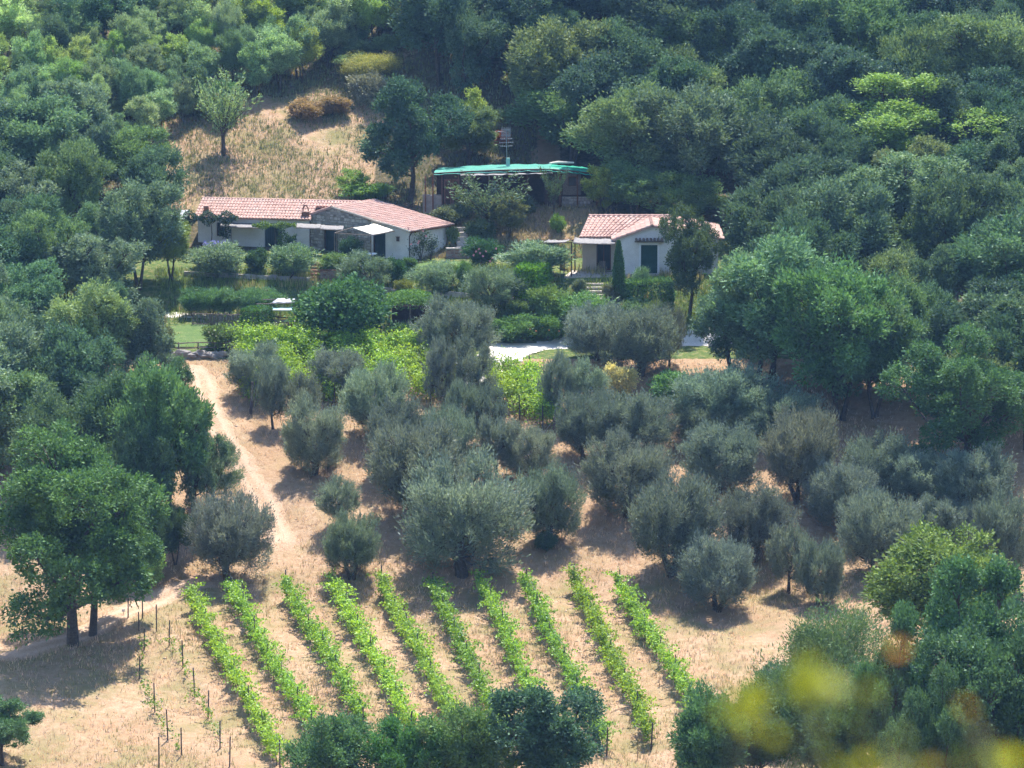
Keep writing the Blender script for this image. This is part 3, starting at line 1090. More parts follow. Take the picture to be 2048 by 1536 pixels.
# main wing
TM = 10.0
uM = np.array([-math.cos(R_(TM)), math.sin(R_(TM))])
nM = np.array([math.sin(R_(TM)), math.cos(R_(TM))])
A0 = P(616, 439, 312.5)[:2]
EZ, RUN, RISE, LM = 2.42, 2.75, 1.08, 8.6
mfw = A0 + nM * 0.35          # wall line behind the eave
holes_m = [(2.1, 3.45, 0.1, 2.05), (6.55, 7.15, 0.95, 2.0)]
mb = MB()
wall(mb, mfw, uM, nM, LM, fz0, [(0, EZ), (LM, EZ)], 0.35, holes_m)
mb.build('front_wall', M['plaster'], farm)
mb = MB()
wall(mb, mfw + uM * (LM - 0.35) + nM * 0.35, nM, uM, 4.8, fz0, [(0, EZ), (RUN - 0.7, EZ + 0.95), (4.8, EZ)], 0.35)
wall(mb, mfw + nM * 5.15, uM, -nM, LM, fz0, [(0, EZ), (LM, EZ)], 0.3)
mb.build('rear_wall', M['plaster_warm'], farm)
re = 3.6
E0 = v3(A0 - uM * 0.2, EZ)
E1 = v3(A0 + uM * (LM + 0.25), EZ)
R1 = v3(A0 + uM * (LM + 0.25) + nM * RUN, EZ + RISE)
R0 = v3(A0 - uM * re + nM * RUN, EZ + RISE)
R0b = v3(A0 - uM * 0.2 + nM * RUN, EZ + RISE)
roof_plane(farm, 'roof', E0, E1, R1, R0b, 13)
# the strip of the same slope that runs up behind the stone gable
roof_plane(farm, 'roof', v3(A0 - uM * 3.4 + nM * 1.9, EZ + RISE * 1.9 / RUN), v3(A0 - uM * 0.2 + nM * 1.9, EZ + RISE * 1.9 / RUN), R0b, v3(A0 - uM * 3.4 + nM * RUN, EZ + RISE), 14)
roof_plane(farm, 'roof', v3(A0 + uM * (LM + 0.25) + nM * (RUN * 2 + 0.1), EZ), v3(A0 - uM * 0.2 + nM * (RUN * 2 + 0.1), EZ), R0b, R1, 15)
mb = MB()
ridge(mb, R1, R0, 4)
mb.build('ridge_tiles', M['tile'], farm)
(a, b, z0, z1) = holes_m[0]
dr = MB()
dr.box(mfw + uM * a + nM * 0.22, uM, b - a, nM, 0.05, z0, z1)
d_ = dr.build('door', M['darkdoor'], farm)
planks(d_, mfw + uM * a + nM * 0.2, uM, -nM, b - a, z0 + 0.02, z1 - 0.02, 8, M['darkdoor'])
(a, b, z0, z1) = holes_m[1]
wd = MB()
wd.box(mfw + uM * a + nM * 0.2, uM, b - a, nM, 0.03, z0, z1)
w_ = wd.build('window', M['glass'], farm)
fm = MB()
frame(fm, mfw + uM * a + nM * 0.16, uM, -nM, b - a, z0, z1, -0.05, 0.06, False)
fm.box(mfw + uM * ((a + b) / 2 - 0.02) + nM * 0.15, uM, 0.04, nM, 0.05, z0, z1)
fm.build('window_frame', M['darkwood'], w_)
# chimneys
def chimney(p, w, z0, z1, arch=True):
    mb = MB()
    mb.box(p, uM, w, nM, w, z0, z1)
    ch = mb.build('chimney', M['brick'], farm)
    cp_ = MB()
    cp_.box(p - uM * 0.05 - nM * 0.05, uM, w + 0.1, nM, w + 0.1, z1, z1 + 0.07)
    cp_.build('chimney_cap', M['tile'], ch)
    if arch:
        mb = MB()
        c = v3(p + uM * w / 2 + nM * w / 2, z1 + 0.07)
        pts = [c + np.array([-math.cos(t) * 0.2, 0, math.sin(t) * 0.42]) for t in np.linspace(0, math.pi, 9)]
        mb.tube(pts, 0.055, 6)
        mb.tube([c + (-.2, 0, .48), c + (0, 0, .44), c + (.12, 0, .47)], 0.04, 5)
        mb.build('chimney_arch', M['brick'], ch)


chimney(A0 + uM * 0.05 + nM * 0.3, 0.5, EZ - 0.1, EZ + 0.50)
chimney(A0 + uM * 7.9 + nM * 0.7, 0.32, EZ + 0.1, EZ + 0.72, False)
# reed awnings of the farmhouse
def awning(parent, quad, name='awning', mt='mat', sag=0.03, amp=0.02, seed=0, posts=(), z_foot=0.1, beam=True, nu=14):
    o = sagging(quad, nu, 5, sag, amp, seed).build(name, M[mt], parent, True)
    if beam:
        mb = MB()
        mb.tube([np.array(quad[0]) + (0, 0, -0.07), np.array(quad[1]) + (0, 0, -0.07)], 0.035, 6)
        mb.build('beam', M['wood'], o)
    for p in posts:
        mb = MB()
        mb.tube([(p[0], p[1], z_foot - 0.1), (p[0], p[1], p[2])], 0.04, 6)
        mb.build('post', M['wood'], o)
    return o


def aw_line(pxa, pya, pxb, pyb, Ya, Yb, depth, rise):
    a, b = P(pxa, pya, Ya), P(pxb, pyb, Yb)
    n = np.array([0, depth, rise])
    return [a, b, b + n, a + n]


awning(farm, aw_line(440, 452, 522, 455, 312.3, 311.7, 1.7, 0.08), posts=[P(462, 455, 312.2)], seed=1)
awning(farm, aw_line(592, 454, 640, 456, 310.4, 309.6, 1.6, 0.08), seed=3, posts=[])
awning(farm, aw_line(640, 457, 686, 459, 309.4, 308.6, 1.5, 0.08), seed=4, posts=[P(673, 462, 308.9)])
# cream sail over a timber frame
sail = [P(745, 469, 305.6), P(786, 460, 306.4), P(748, 447, 308.9), P(706, 455, 308.1)]
so = sagging(sail, 8, 8, 0.05, 0.012, 6).build('sail', M['canvas'], farm, True)
mb = MB()
F1, F2, F3 = P(669, 466, 306.4), P(742, 471, 305.4), P(790, 462, 306.5)
mb.tube([F1, F2], 0.04, 6)
mb.tube([F2, F3], 0.04, 6)
mb.tube([F1, P(706, 455, 308.4)], 0.035, 6)
mb.build('sail_frame', M['wood'], so)
for p in (F2, F1):
    mb = MB()
    mb.tube([(p[0], p[1], 0.0), (p[0], p[1], p[2])], 0.04, 6)
    mb.build('post', M['wood'], so)

# grey lean-to at the far end of the farmhouse
LT = P(350, 470, 314.0)
LT[2] = float(H(LT[0], LT[1]))
lean = thing('lean_to', tuple(LT), 'low lean-to with pale grey sheet roof beside the farmhouse left end', 'shed')
a, b, c_, d_ = P(326, 441, 313.0), P(372, 437, 313.0), P(378, 420, 315.6), P(332, 420, 315.6)
o = sagging([a, b, c_, d_], 10, 5, 0.02, 0.03, 3, 0.04).build('roof_sheet', M['sheet'], lean)
for p in (a, b, c_, d_):
    mb = MB()
    mb.tube([(p[0], p[1], float(H(p[0], p[1])) - 0.2), p - (0, 0, 0.03)], 0.05, 6)
    mb.build('post', M['wood'], lean)
mb = MB()
mb.box(P(334, 441, 315.2)[:2], np.array([1.0, 0]), 1.4, np.array([0, 1.0]), 0.1, 0.0, c_[2] - 0.25)
mb.build('back_boards', M['wood'], lean)

# ------------------------------------------------------------------ small house
Yg_ = 300.6
XL, XR = P(1234, 548, Yg_)[0], P(1436, 548, Yg_)[0]
XA = P(1304, 450, 300.6)[0]
sh = thing('small_house', (XL, Yg_, 0.1), 'small white house with terracotta gable roof and green double door', 'house')
EZs, AZs, DP = 2.64, 3.56, 4.2
GW = XR - XL
ex, ey = np.array([1.0, 0]), np.array([0, 1.0])
XD0, XD1 = P(1282, 500, Yg_)[0], P(1315, 500, Yg_)[0]
mb = MB()
wall(mb, (XL, Yg_), ex, ey, GW, -0.3, [(0, EZs), (XA - XL, AZs), (GW, EZs)], 0.35, [(XD0 - XL, XD1 - XL, 0.1, 2.2)])
mb.build('front_wall', M['plaster'], sh)
mb = MB()
wall(mb, (XL, Yg_ + 0.35), ey, ex, DP, -0.3, [(0, EZs), (DP, EZs)], 0.3)
mb.build('side_wall', M['plaster'], sh)
mb = MB()
wall(mb, (XR, Yg_ + 0.35), ey, -ex, DP, -0.3, [(0, EZs), (DP, EZs)], 0.3)
mb.build('side_wall', M['plaster'], sh)
mb = MB()
wall(mb, (XL, Yg_ + DP + 0.35), ex, ey, GW, -0.3, [(0, EZs), (XA - XL, AZs), (GW, EZs)], 0.3)
mb.build('rear_wall', M['plaster'], sh)
sl = (AZs - EZs) / (XA - XL)
sr = (AZs - EZs) / (XR - XA)
oh = 0.32
yl, yb = Yg_ - 0.22, Yg_ + DP + 0.8
roof_plane(sh, 'roof', (XL - oh, yl, EZs - sl * oh + .07), (XL - oh, yb, EZs - sl * oh + .07), (XA, yb, AZs + .07), (XA, yl, AZs + .07), 21)
roof_plane(sh, 'roof', (XR + oh, yb, EZs - sr * oh + .07), (XR + oh, yl, EZs - sr * oh + .07), (XA, yl, AZs + .07), (XA, yb, AZs + .07), 22)
mb = MB()
ridge(mb, (XA, yl, AZs + .08), (XA, yb, AZs + .08), 23)
mb.build('ridge_tiles', M['tile'], sh)
# side wing with its slope towards the garden
XW = P(1165, 545, 302.1)[0]
YW = 302.1
WE, WR, WRUN = 2.62, 3.72, 3.3
XO0, XO1 = P(1193, 500, YW)[0], P(1222, 500, YW)[0]
mb = MB()
wall(mb, (XW, YW), ex, ey, XL - XW - 0.002, -0.3, [(0, WE), (9, WE)], 0.35, [(XO0 - XW, XO1 - XW, 0.1, 2.25)])
mb.build('wing_wall', M['plaster_warm'], sh)
mb = MB()
wall(mb, (XW + .08, YW + 0.352), unit(np.array([0.72, 3.3])), unit(np.array([3.3, -0.72])), 5.6, -0.3, [(0, WE + .08), (WRUN - 0.6, WR - 0.16), (5.6, WE + .1)], 0.3)
mb.build('wing_side_wall', M['plaster'], sh)
roof_plane(sh, 'roof', (XW - 0.25, YW - 0.35, WE), (XL + 1.2, YW - 0.35, WE), (XA + 1.6, YW + WRUN - 0.35, WR), (XW - 0.25 + 0.75, YW + WRUN - 0.35, WR), 24)
roof_plane(sh, 'roof', (XA + 1.6, YW + 2 * WRUN - 0.35, WE), (XW - 0.25 + 0.75, YW + 2 * WRUN - 0.35, WE), (XW + 0.5, YW + WRUN - 0.35, WR), (XA + 1.6, YW + WRUN - 0.35, WR), 25)
roof_plane(sh, 'roof', (XR + oh, YW + 2 * WRUN - 0.35, EZs - .04), (XR + oh, YW + .6, EZs - .04), (XA + 1.4, YW + WRUN - 0.5, WR - .02), (XA + 1.6, YW + WRUN - 0.2, WR - .02), 28)
mb = MB()
ridge(mb, (XW + 0.5, YW + WRUN - 0.35, WR + .02), (XA + 1.6, YW + WRUN - 0.35, WR + .02), 26)
mb.build('ridge_tiles', M['tile'], sh)
mb = MB()
mb.tube([(XL + .12, Yg_ - .06, 0), (XL + .12, Yg_ - .06, EZs - .25)], .045, 6)
mb.build('rain_pipe', M['darkwood'], sh)
# glazed wing door with a wooden frame
dr = MB()
dr.box((XO0, YW + 0.22), ex, XO1 - XO0, ey, 0.03, 0.1, 2.25)
gd = dr.build('glass_door', M['glass'], sh)
fm = MB()
for s in np.linspace(0, XO1 - XO0 - 0.07, 3):
    fm.box((XO0 + s, YW + 0.15), ex, 0.07, ey, 0.06, 0.1, 2.25)
fm.box((XO0 + 0.072, YW + 0.155), ex, XO1 - XO0 - 0.144, ey, 0.05, 2.15, 2.25)
fm.box((XO0 + 0.072, YW + 0.155), ex, XO1 - XO0 - 0.144, ey, 0.05, 0.1, 0.22)
fm.build('door_frame', M['redwood'], gd)
# green door
dr = MB()
dr.box((XD0, Yg_ + 0.2), ex, XD1 - XD0, ey, 0.05, 0.1, 2.2)
d_ = dr.build('door', M['greendoor'], sh)
planks(d_, (XD0, Yg_ + 0.18), ex, -ey, XD1 - XD0, 0.12, 2.18, 8, M['greendoor'])
fm = MB()
frame(fm, (XD0, Yg_ - 0.025), ex, -ey, XD1 - XD0, 0.1, 2.2, 0.14, 0.10)
fm.build('door_frame', M['white'], d_)
# tiled canopy over the door
mb = MB()
xa, xb = P(1269, 480, Yg_)[0], P(1327, 480, Yg_)[0]
tiles(mb, (xa, Yg_ - 0.42, 2.52), (xb, Yg_ - 0.42, 2.52), (xb, Yg_ + 0.0, 2.66), (xa, Yg_ + 0.0, 2.66), cl=0.24, seed=27)
mb.box((xa, Yg_ - 0.36), ex, xb - xa, ey, 0.355, 2.44, 2.49)
mb.build('door_canopy', M['wood'], sh)
# paved porch
mb = MB()
xp0 = P(1128, 552, 299.0)[0]
mb.hexa([(xp0, 299.0, -.4), (XL + 3.1, 299.6, -.4), (XL + 3.1, Yg_ - .004, -.4), (xp0 + 0.6, YW + .2, -.4)],
        [(xp0, 299.0, .1), (XL + 3.1, 299.6, .1), (XL + 3.1, Yg_ - .004, .1), (xp0 + 0.6, YW + .2, .1)])
mb.build('porch', M['step'], sh)
# reed porch awning with a bare pergola frame beyond
awning(sh, [P(1146, 485, 299.7), P(1230, 487, 299.9), P(1232, 476, 301.7), P(1150, 475, 301.7)], seed=7, sag=0.05, amp=0.03)
pg = thing('pergola', tuple(P(1142, 548, 299.3)), 'thin pole pergola with torn reed mat beside the small house', 'pergola')
A = P(1040, 487, 300.0)
B = P(1143, 485, 299.3)
Cc = P(1150, 480, 301.6)
Dd = P(1046, 480, 302.4)
for nm, pts in (('rail', (A, B)), ('rail', (B, Cc)), ('rail', (Cc, Dd)), ('rail', (A, Dd)), ('rail', ((A + B) / 2, (Cc + Dd) / 2))):
    mb = MB()
    mb.tube(list(pts), 0.04, 6)
    mb.build(nm, M['darkwood'], pg)
for p in (A, B, Cc, Dd):
    mb = MB()
    mb.tube([(p[0], p[1], float(H(p[0], p[1])) - 0.1), p], 0.045, 6)
    mb.build('post', M['darkwood'], pg)
sagging([A * 0.55 + B * 0.45 + (0, 0, .05), A * 0.1 + B * 0.9 + (0, 0, .05), Dd * 0.1 + Cc * 0.9 + (0, 0, .05), Dd * 0.5 + Cc * 0.5 + (0, 0, .05)], 9, 5, 0.06, 0.05, 9).build('reed_mat', M['mat'], pg, True)

# ------------------------------------------------------------------ timber shed with green tarpaulin
YS = 315.2
sx = lambda px: P(px, 400, YS)[0]
zs = lambda v: P(1000, v, YS)[2]
SZ = 3.05
shed = thing('timber_shed', (sx(1020), YS, SZ), 'long dark timber shed with green tarpaulin roof on the bank', 'shed')
prof = [(868, 344.5), (930, 341), (1000, 338), (1060, 336.5), (1098, 336), (1150, 340), (1196, 346)]
DS = 3.4
mb = MB()
top_f = [np.array([sx(p), YS - 0.5, zs(v)]) for p, v in prof]
top_b = [q + np.array([0.25, DS, -0.14 + 0.04 * math.sin(i)]) for i, q in enumerate(top_f)]
fsc = MB()
for i in range(len(prof) - 1):
    tgt = mb
    tgt.hexa([top_f[i] - (0, 0, .16), top_f[i + 1] - (0, 0, .16), top_b[i + 1] - (0, 0, .16), top_b[i] - (0, 0, .16)],
             [top_f[i], top_f[i + 1], top_b[i + 1], top_b[i]])
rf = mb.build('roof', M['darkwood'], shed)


def tarp(i0, i1, name, mt, seed, lab):
    rg = np.random.default_rng(seed)
    nu, nv = 22, 8
    vs, fs = [], []
    f = np.array(top_f[i0:i1 + 1])
    b = np.array(top_b[i0:i1 + 1])
    tt = np.linspace(0, 1, len(f))
    for j in range(nv + 1):
        for i in range(nu + 1):
            u, v = i / nu, j / nv
            p = np.array([np.interp(u, tt, f[:, k]) for k in range(3)]) * (1 - v) + np.array([np.interp(u, tt, b[:, k]) for k in range(3)]) * v
            z = 0.05 + 0.035 * rg.random() + 0.05 * math.sin(u * 17 + v * 4) ** 2
            if j == 0:
                p = p + np.array([0, -0.1, -0.1 - 0.1 * rg.random()])
                z = 0
            vs.append(p + np.array([0, 0, z]))
    for j in range(nv):
        for i in range(nu):
            a = j * (nu + 1) + i
            fs.append((a, a + 1, a + nu + 2, a + nu + 1))
    m = MB()
    m.add(vs, fs)
    o = m.build(name, M[mt], rf)
    md = o.modifiers.new('thickness', 'SOLIDIFY')
    md.thickness = 0.02
    tag(o, lab)


tarp(0, 4, 'tarpaulin', 'tarp_old', 31, 'faded pale green tarpaulin')
tarp(4, 6, 'tarpaulin', 'tarp', 32, 'bright turquoise green tarpaulin')
mb = MB()
q = [(top_f[4] + top_b[4]) / 2 + np.array([-.6, 0.2 * k, 0.16]) for k in range(2)]
mb.tube([top_f[4] + (0.05, 1.6, .22), top_f[4] + (0.7, 2.0, .26), top_f[4] + (1.9, 2.2, .2)], [0.08, 0.12, 0.07], 6)
mb.build('rolled_cover', M['canvas'], rf)
mb = MB()
mb.box((sx(885), YS), ex, sx(1190) - sx(885), ey, 0.12, SZ - 0.4, zs(351) - 0.25)
mb_b = MB()
wall(mb_b, (sx(872), YS + DS - 0.9), ex, ey, sx(1190) - sx(872), SZ - 0.4, [(0, zs(347) - 0.05), (20, zs(347) - 0.05)], 0.12)
wall(mb_b, (sx(886), YS + 0.3), ey, ex, DS - 1.2, SZ - 0.4, [(0, zs(347) - 0.05), (20, zs(347) - 0.05)], 0.1)
mb_b.build('rear_wall', M['darkwood'], shed)
# plank front with two openings
ops = [(sx(935) - sx(885), sx(978) - sx(885), SZ, SZ + 2.0), (sx(1004) - sx(885), sx(1046) - sx(885), SZ + 0.25, SZ + 2.0), (sx(1060) - sx(885), sx(1088) - sx(885), SZ, SZ + 2.05)]
mb = MB()
wall(mb, (sx(885), YS + 0.3), ex, ey, sx(1125) - sx(885), SZ - 0.4, [(0, zs(349)), (20, zs(345))], 0.08, ops)
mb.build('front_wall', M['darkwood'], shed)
# left door leaves with panels
for k in range(2):
    a = sx(888) + k * 0.62
    mb = MB()
    mb.box((a, YS + 0.24), ex, 0.56, ey, 0.05, SZ + 0.02, SZ + 2.05)
    dd = mb.build('door', M['redwood'], shed)
    for z0, z1 in ((0.1, 0.55), (0.68, 1.9)):
        m2 = MB()
        m2.box((a + 0.1, YS + 0.225), ex, 0.36, ey, 0.014, SZ + z0, SZ + z1)
        m2.build('door_panel', M['darkwood'], dd)
mb = MB()
for a in (sx(884), sx(917)):
    mb.box((a - 0.05, YS + 0.14), ex, 0.09, ey, 0.09, SZ - 0.2, zs(350))
mb.build('door_frame', M['redwood'], shed)
# right bay: pale boarded wall, framed window, low stone base
mb = MB()
wall(mb, (sx(1126), YS + 0.32), ex, ey, sx(1162) - sx(1126), SZ + 0.85, [(0, zs(348)), (9, zs(349))], 0.08, [(sx(1137) - sx(1126), sx(1152) - sx(1126), SZ + 1.55, SZ + 2.2)])
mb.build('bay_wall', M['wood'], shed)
mb = MB()
mb.box((sx(1137), YS + 0.38), ex, sx(1152) - sx(1137), ey, 0.02, SZ + 1.55, SZ + 2.2)
w_ = mb.build('window', M['glass'], shed)
fm = MB()
frame(fm, (sx(1137), YS + 0.30), ex, -ey, sx(1152) - sx(1137), SZ + 1.55, SZ + 2.2, 0.06, 0.06)
fm.build('window_frame', M['redwood'], w_)
mb = MB()
mb.box((sx(1124), YS + 0.2), ex, sx(1186) - sx(1124), ey, 0.4, SZ - 0.5, SZ + 0.72)
bw = mb.build('stone_base', M['mortar'], shed)
mb = MB()
stones_on(mb, (sx(1124), YS + 0.2), ex, -ey, sx(1186) - sx(1124), SZ - 0.5, lambda s: SZ + 0.7, (), 8)
tag(mb.build('stone_facing', M['stone'], bw), kind='stuff')
mb = MB()
mb.box((sx(846), YS + 0.1), ex, sx(883) - sx(846), ey, 0.5, SZ - 0.5, SZ + 0.85)
mb.build('plinth', M['mortar'], shed)
for px, zt in ((1155, 344), (1193, 350), (978, 345), (1055, 343), (866, 350), (851, 352), (1120, 344)):
    mb = MB()
    p = sx(px)
    mb.box((p - 0.06, YS + 0.0), ex, 0.11, ey, 0.11, SZ - 0.4, zs(zt))
    mb.build('post', M['redwood'], shed)
awning(shed, [P(921, 351, 313.4), P(1106, 346, 313.6), P(1106, 345, 315.2), P(921, 346, 315.2)], seed=12, amp=0.06, nu=22, posts=[P(978, 350, 313.5)], z_foot=2.8, beam=False)
# aerial mast on the shed roof
mp = np.array([sx(1016), YS + 1.6, zs(337) + 0.16])
aer = thing('aerial_mast', tuple(mp), 'thin metal mast with television aerials on the shed roof', 'aerial')
mb = MB()
mb.tube([mp - (0, 0, .25), mp + (0, 0, .45)], 0.15, 10)
mb.build('pipe_base', M['tarp_pale'], aer)
mb = MB()
tp = mp + (-0.15, 0, 2.65)
mb.tube([mp + (-.08, 0, .3), tp], 0.028, 6)
mb.build('mast', M['metal'], aer)
for zz_, n, w in ((1.35, 3, 0.42), (1.62, 3, 0.5), (1.9, 3, 0.42)):
    mb = MB()
    c = mp + (-.12, 0, zz_)
    mb.tube([c + (-w, -.1, 0), c + (w, .1, 0)], 0.02, 5)
    for t in np.linspace(-1, 1, n * 2 + 1):
        mb.tube([c + (w * t, .1 * t - .35, .02), c + (w * t, .1 * t + .35, .02)], 0.013, 4)
    mb.build('yagi_aerial', M['metal'], aer)
mb = MB()
c = tp - (0, 0, .25)
for k in range(9):
    t = (k - 4) / 4
    mb.tube([c + (0.32 * t, -.05 - .12 * (1 - t * t), -.38), c + (0.32 * t, -.05 - .12 * (1 - t * t), .38)], 0.02, 5)
mb.tube([c + (-.34, -.1, .2), c + (.34, -.1, .2)], 0.02, 5)
mb.tube([c + (-.34, -.1, -.2), c + (.34, -.1, -.2)], 0.02, 5)
mb.tube([c, c + (-.8, -.2, .12)], 0.02, 5)
mb.build('grid_reflector', M['metal'], aer)
# pail by the plinth
pp = np.array([sx(849), YS - 0.6, SZ])
pp[2] = float(H(pp[0], pp[1]))
pl = thing('bucket', tuple(pp), 'white plastic bucket on the ground before the shed plinth', 'bucket')
mb = MB()
mb.tube([pp, pp + (0, 0, .5)], [0.24, 0.29], 14)
mb.tube([pp + (0, 0, .48), pp + (0, 0, .53)], 0.31, 14)
mb.build('pail', M['pail'], pl)
mb = MB()
mb.tube([pp + (.29 * math.cos(t), -.05 - 0.2 * math.sin(t), .5 - .05 * math.sin(t)) for t in np.linspace(0, math.pi, 8)], 0.012, 4)
mb.build('handle', M['metal'], pl)

# brushwood heap beside the pail
bp = at(805, 420)
hp = thing('brushwood_heap', tuple(bp), 'heap of bare cut branches above the farmhouse roof', 'branches')
mb = MB()
for k in range(26):
    a = bp + np.array([rng.uniform(-1.3, 1.3), rng.uniform(-.6, .6), rng.uniform(0.02, 0.5)])
    d = unit(np.array([rng.normal(), rng.normal() * 0.4, rng.normal() * 0.25])) * rng.uniform(0.5, 1.1)
    mb.tube([a - d, a + rng.standard_normal(3) * 0.06, a + d], [0.03, 0.022, 0.008], 5)
tag(mb.build('branches', M['wood'], hp), kind='stuff')


# ------------------------------------------------------------------ garden walls, steps, fences
def stone_steps(name, pts, w, ux, material, label, cat='steps'):
    p0 = pts[0]
    t = thing(name, tuple(p0), label, cat)
    for q in pts:
        mb = MB()
        j = rng.uniform(-.06, .06)
        mb.box((q[0] - w / 2 + j, q[1] - 0.05), ux, w, ey, 0.5, q[2] - 0.5, q[2] + 0.02)
        mb.build('step', material, t)
    return t


st = []
for i in range(7):
    q = at(1187 + i * 3.0, 570 + i * 7.5)
    q[2] += 0.1
    st.append(q)
stone_steps('garden_steps', st, 1.35, ex, M['step'], 'pale stone garden steps leading up to the small house porch')
st = []
for i in range(5):
    q = at(922 + i * 1.0, 470 + i * 5)
    q = np.array([P(922, 500, 311)[0] + 0.05 * i, 311.4 - 0.45 * i, 1.95 - 0.3 * i])
    st.append(q)
stone_steps('bank_steps', st, 0.95, ex, M['step'], 'worn steps climbing the bank right of the farmhouse')


def low_wall(name, a, b, h, th, material, cover, label, unit_h=(0.09, 0.12), unit_w=(0.24, 0.34), cat='wall', seed=3, z=None):
    a, b = np.array(a), np.array(b)
    u = unit(b[:2] - a[:2])
    inn = np.array([-u[1], u[0]])
    L = float(np.linalg.norm(b[:2] - a[:2]))
    zb = min(a[2], b[2]) - 0.3
    zt = (max(a[2], b[2]) if z is None else z) + h
    t = thing(name, (a[0], a[1], zb), label, cat)
    mb = MB()
    mb.box(a[:2], u, L, inn, th, zb, zt)
    core = mb.build('core', M['mortar'], t)
    mb = MB()
    stones_on(mb, a[:2], u, -inn, L, zb, lambda s: zt, (), seed, unit_h, unit_w, (0.01, 0.03), 0.008)
    tag(mb.build('facing', material, t), kind='stuff')
    mb = MB()
    s = 0
    while s < L:
        w = min(rng.uniform(0.35, 0.5), L - s)
        if w < 0.1:
            break
        mc = MB()
        mc.box(a[:2] + u * (s + .01) - inn * 0.04, u, w - .02, inn, th + 0.08, zt + .002, zt + 0.07)
        mc.build('coping_stone', cover, t)
        s += w
    return t


w0, w1 = P(892, 521, 307.9), P(940, 522, 307.9)
w0[2] = w1[2] = 0.1
low_wall('brick_wall', w0, w1, 0.75, 0.35, M['brick'], M['step'], 'low red brick garden wall right of the farmhouse end wall', seed=4)
w0, w1 = at(640, 562), at(690, 562)
low_wall('planter_wall', w0, w1, 0.75, 0.5, M['brick'], M['brick'], 'pinkish brick planter wall below the stone gable', seed=6)
st = []
for i in range(6):
    q = at(630, 563)
    st.append(np.array([q[0], q[1] + 0.35 * i, q[2] + 0.2 * (i + 1) - .12]))
stone_steps('brick_steps', st, 0.75, ex, M['brick'], 'narrow brick steps beside the planter wall')

# long dry edging of the terrace
for (xa, va, xb, vb, nm, lab) in ((368, 551, 620, 564, 'stone_edging', 'pale stone edging along the terrace under the rosemary bushes'),
                                  (725, 578, 810, 592, 'stone_edging', 'pale stone edging above the fig tree'),
                                  (855, 590, 1060, 606, 'stone_edging', 'pale stone edging between garden olives')):
    n = int((xb - xa) / 13)
    pts = [at(xa + (xb - xa) * i / n, va + (vb - va) * i / n) for i in range(n + 1)]
    t = thing(nm, tuple(pts[0]), lab, 'edging')
    for a, b in zip(pts[:-1], pts[1:]):
        mb = MB()
        u = unit(b[:2] - a[:2])
        L = np.linalg.norm(b[:2] - a[:2])
        mb.box(a[:2] + u * .01, u, L - .02, np.array([-u[1], u[0]]), rng.uniform(.28, .4), a[2] - .3, a[2] + rng.uniform(.26, .36))
        mb.build('edging_stone', M['step'], t)


# rustic rail fence above a row of boulders
def rail_fence(name, pxs, h, label, rails=(0.95, 0.45)):
    pts = [at(*p) for p in pxs]
    t = thing(name, tuple(pts[0]), label, 'fence')
    for p in pts:
        mb = MB()
        mb.tube([p - (0, 0, .3), p + (rng.normal() * .03, 0, h * rng.uniform(.98, 1.08))], [0.055, 0.045], 7)
        mb.build('post', M['wood'], t)
    for a, b in zip(pts[:-1], pts[1:]):
        for k in rails:
            mb = MB()
            m = (a + b) / 2 + (0, 0, h * k + rng.normal() * .03)
            d = (b - a) * 0.05
            mb.tube([a - d + (0, -.06, h * k), m + (0, -.06, 0), b + d + (0, -.06, h * k)], [0.05, 0.045, 0.04], 6)
            mb.build('rail', M['wood'], t)
    return t


rail_fence('rail_fence', [(336, 704), (358, 706), (396, 704), (430, 704), (458, 703), (486, 702)], 0.72, 'rustic two-rail wooden fence along the lower lawn edge')
for i, (px, py, s) in enumerate(((340, 714, .42), (362, 713, .55), (384, 715, .38), (403, 713, .48), (425, 714, .40), (445, 712, .36), (463, 713, .3))):
    q = at(px, py)
    rg = np.random.default_rng(300 + i)
    u_, v_ = np.meshgrid(np.linspace(0, 2 * math.pi, 9)[:-1], np.linspace(0, math.pi, 7))
    rr = s * (1 + 0.16 * rg.standard_normal(u_.shape))
    vs = np.stack([1.25 * rr * np.cos(u_) * np.sin(v_), 0.8 * rr * np.sin(u_) * np.sin(v_), 0.8 * rr * np.cos(v_)], -1)
    vs[0] = vs[0].mean(0)
    vs[-1] = vs[-1].mean(0)
    vs = vs.reshape(-1, 3) + q + (0, 0, 0.18 * s)
    ii = np.arange(56).reshape(7, 8)
    mb = MB()
    mb.add(vs, [(ii[j, k], ii[j + 1, k], ii[j + 1, (k + 1) % 8], ii[j, (k + 1) % 8]) for j in range(6) for k in range(8)])
    root = thing('boulder', tuple(q), '%s grey boulder from the left in the row under the rail fence' % ORD[i], 'boulder', 'boulders under the rail fence')
    mb.build('rock', M['rock'], root)
# stake fence by the gravel walk
a, b = at(384, 650), at(484, 653)
t = thing('stake_fence', tuple(a), 'fence of upright weathered stakes below the oleander hedge', 'fence')
n = 26
for i in range(n + 1):
    u = i / n
    if 0.05 < u < 0.34 and i % 3:
        rad = 0.022
    else:
        rad = rng.uniform(.05, .085) if u > .33 else 0.04
    p = a * (1 - u) + b * u
    p[2] = float(H(p[0], p[1]))
    mb = MB()
    mb.tube([p - (0, 0, .2), p + (rng.normal() * .05, 0, rng.uniform(.75, 1.0))], [rad, rad * .8], 6)
    mb.build('stake', M['wood'], t)
for k in (0.85, 0.12):
    mb = MB()
    mb.tube([a + (0, -.05, k), (a + b) / 2 + (0, -.05, k - .02), b + (0, -.05, k)], 0.035, 6)
    mb.build('rail', M['wood'], t)
# rail fence by the table canopy
rail_fence('rail_fence', [(530, 652), (556, 655), (585, 657)], 0.8, 'short rail fence behind the shaded garden table', (0.95, 0.5))
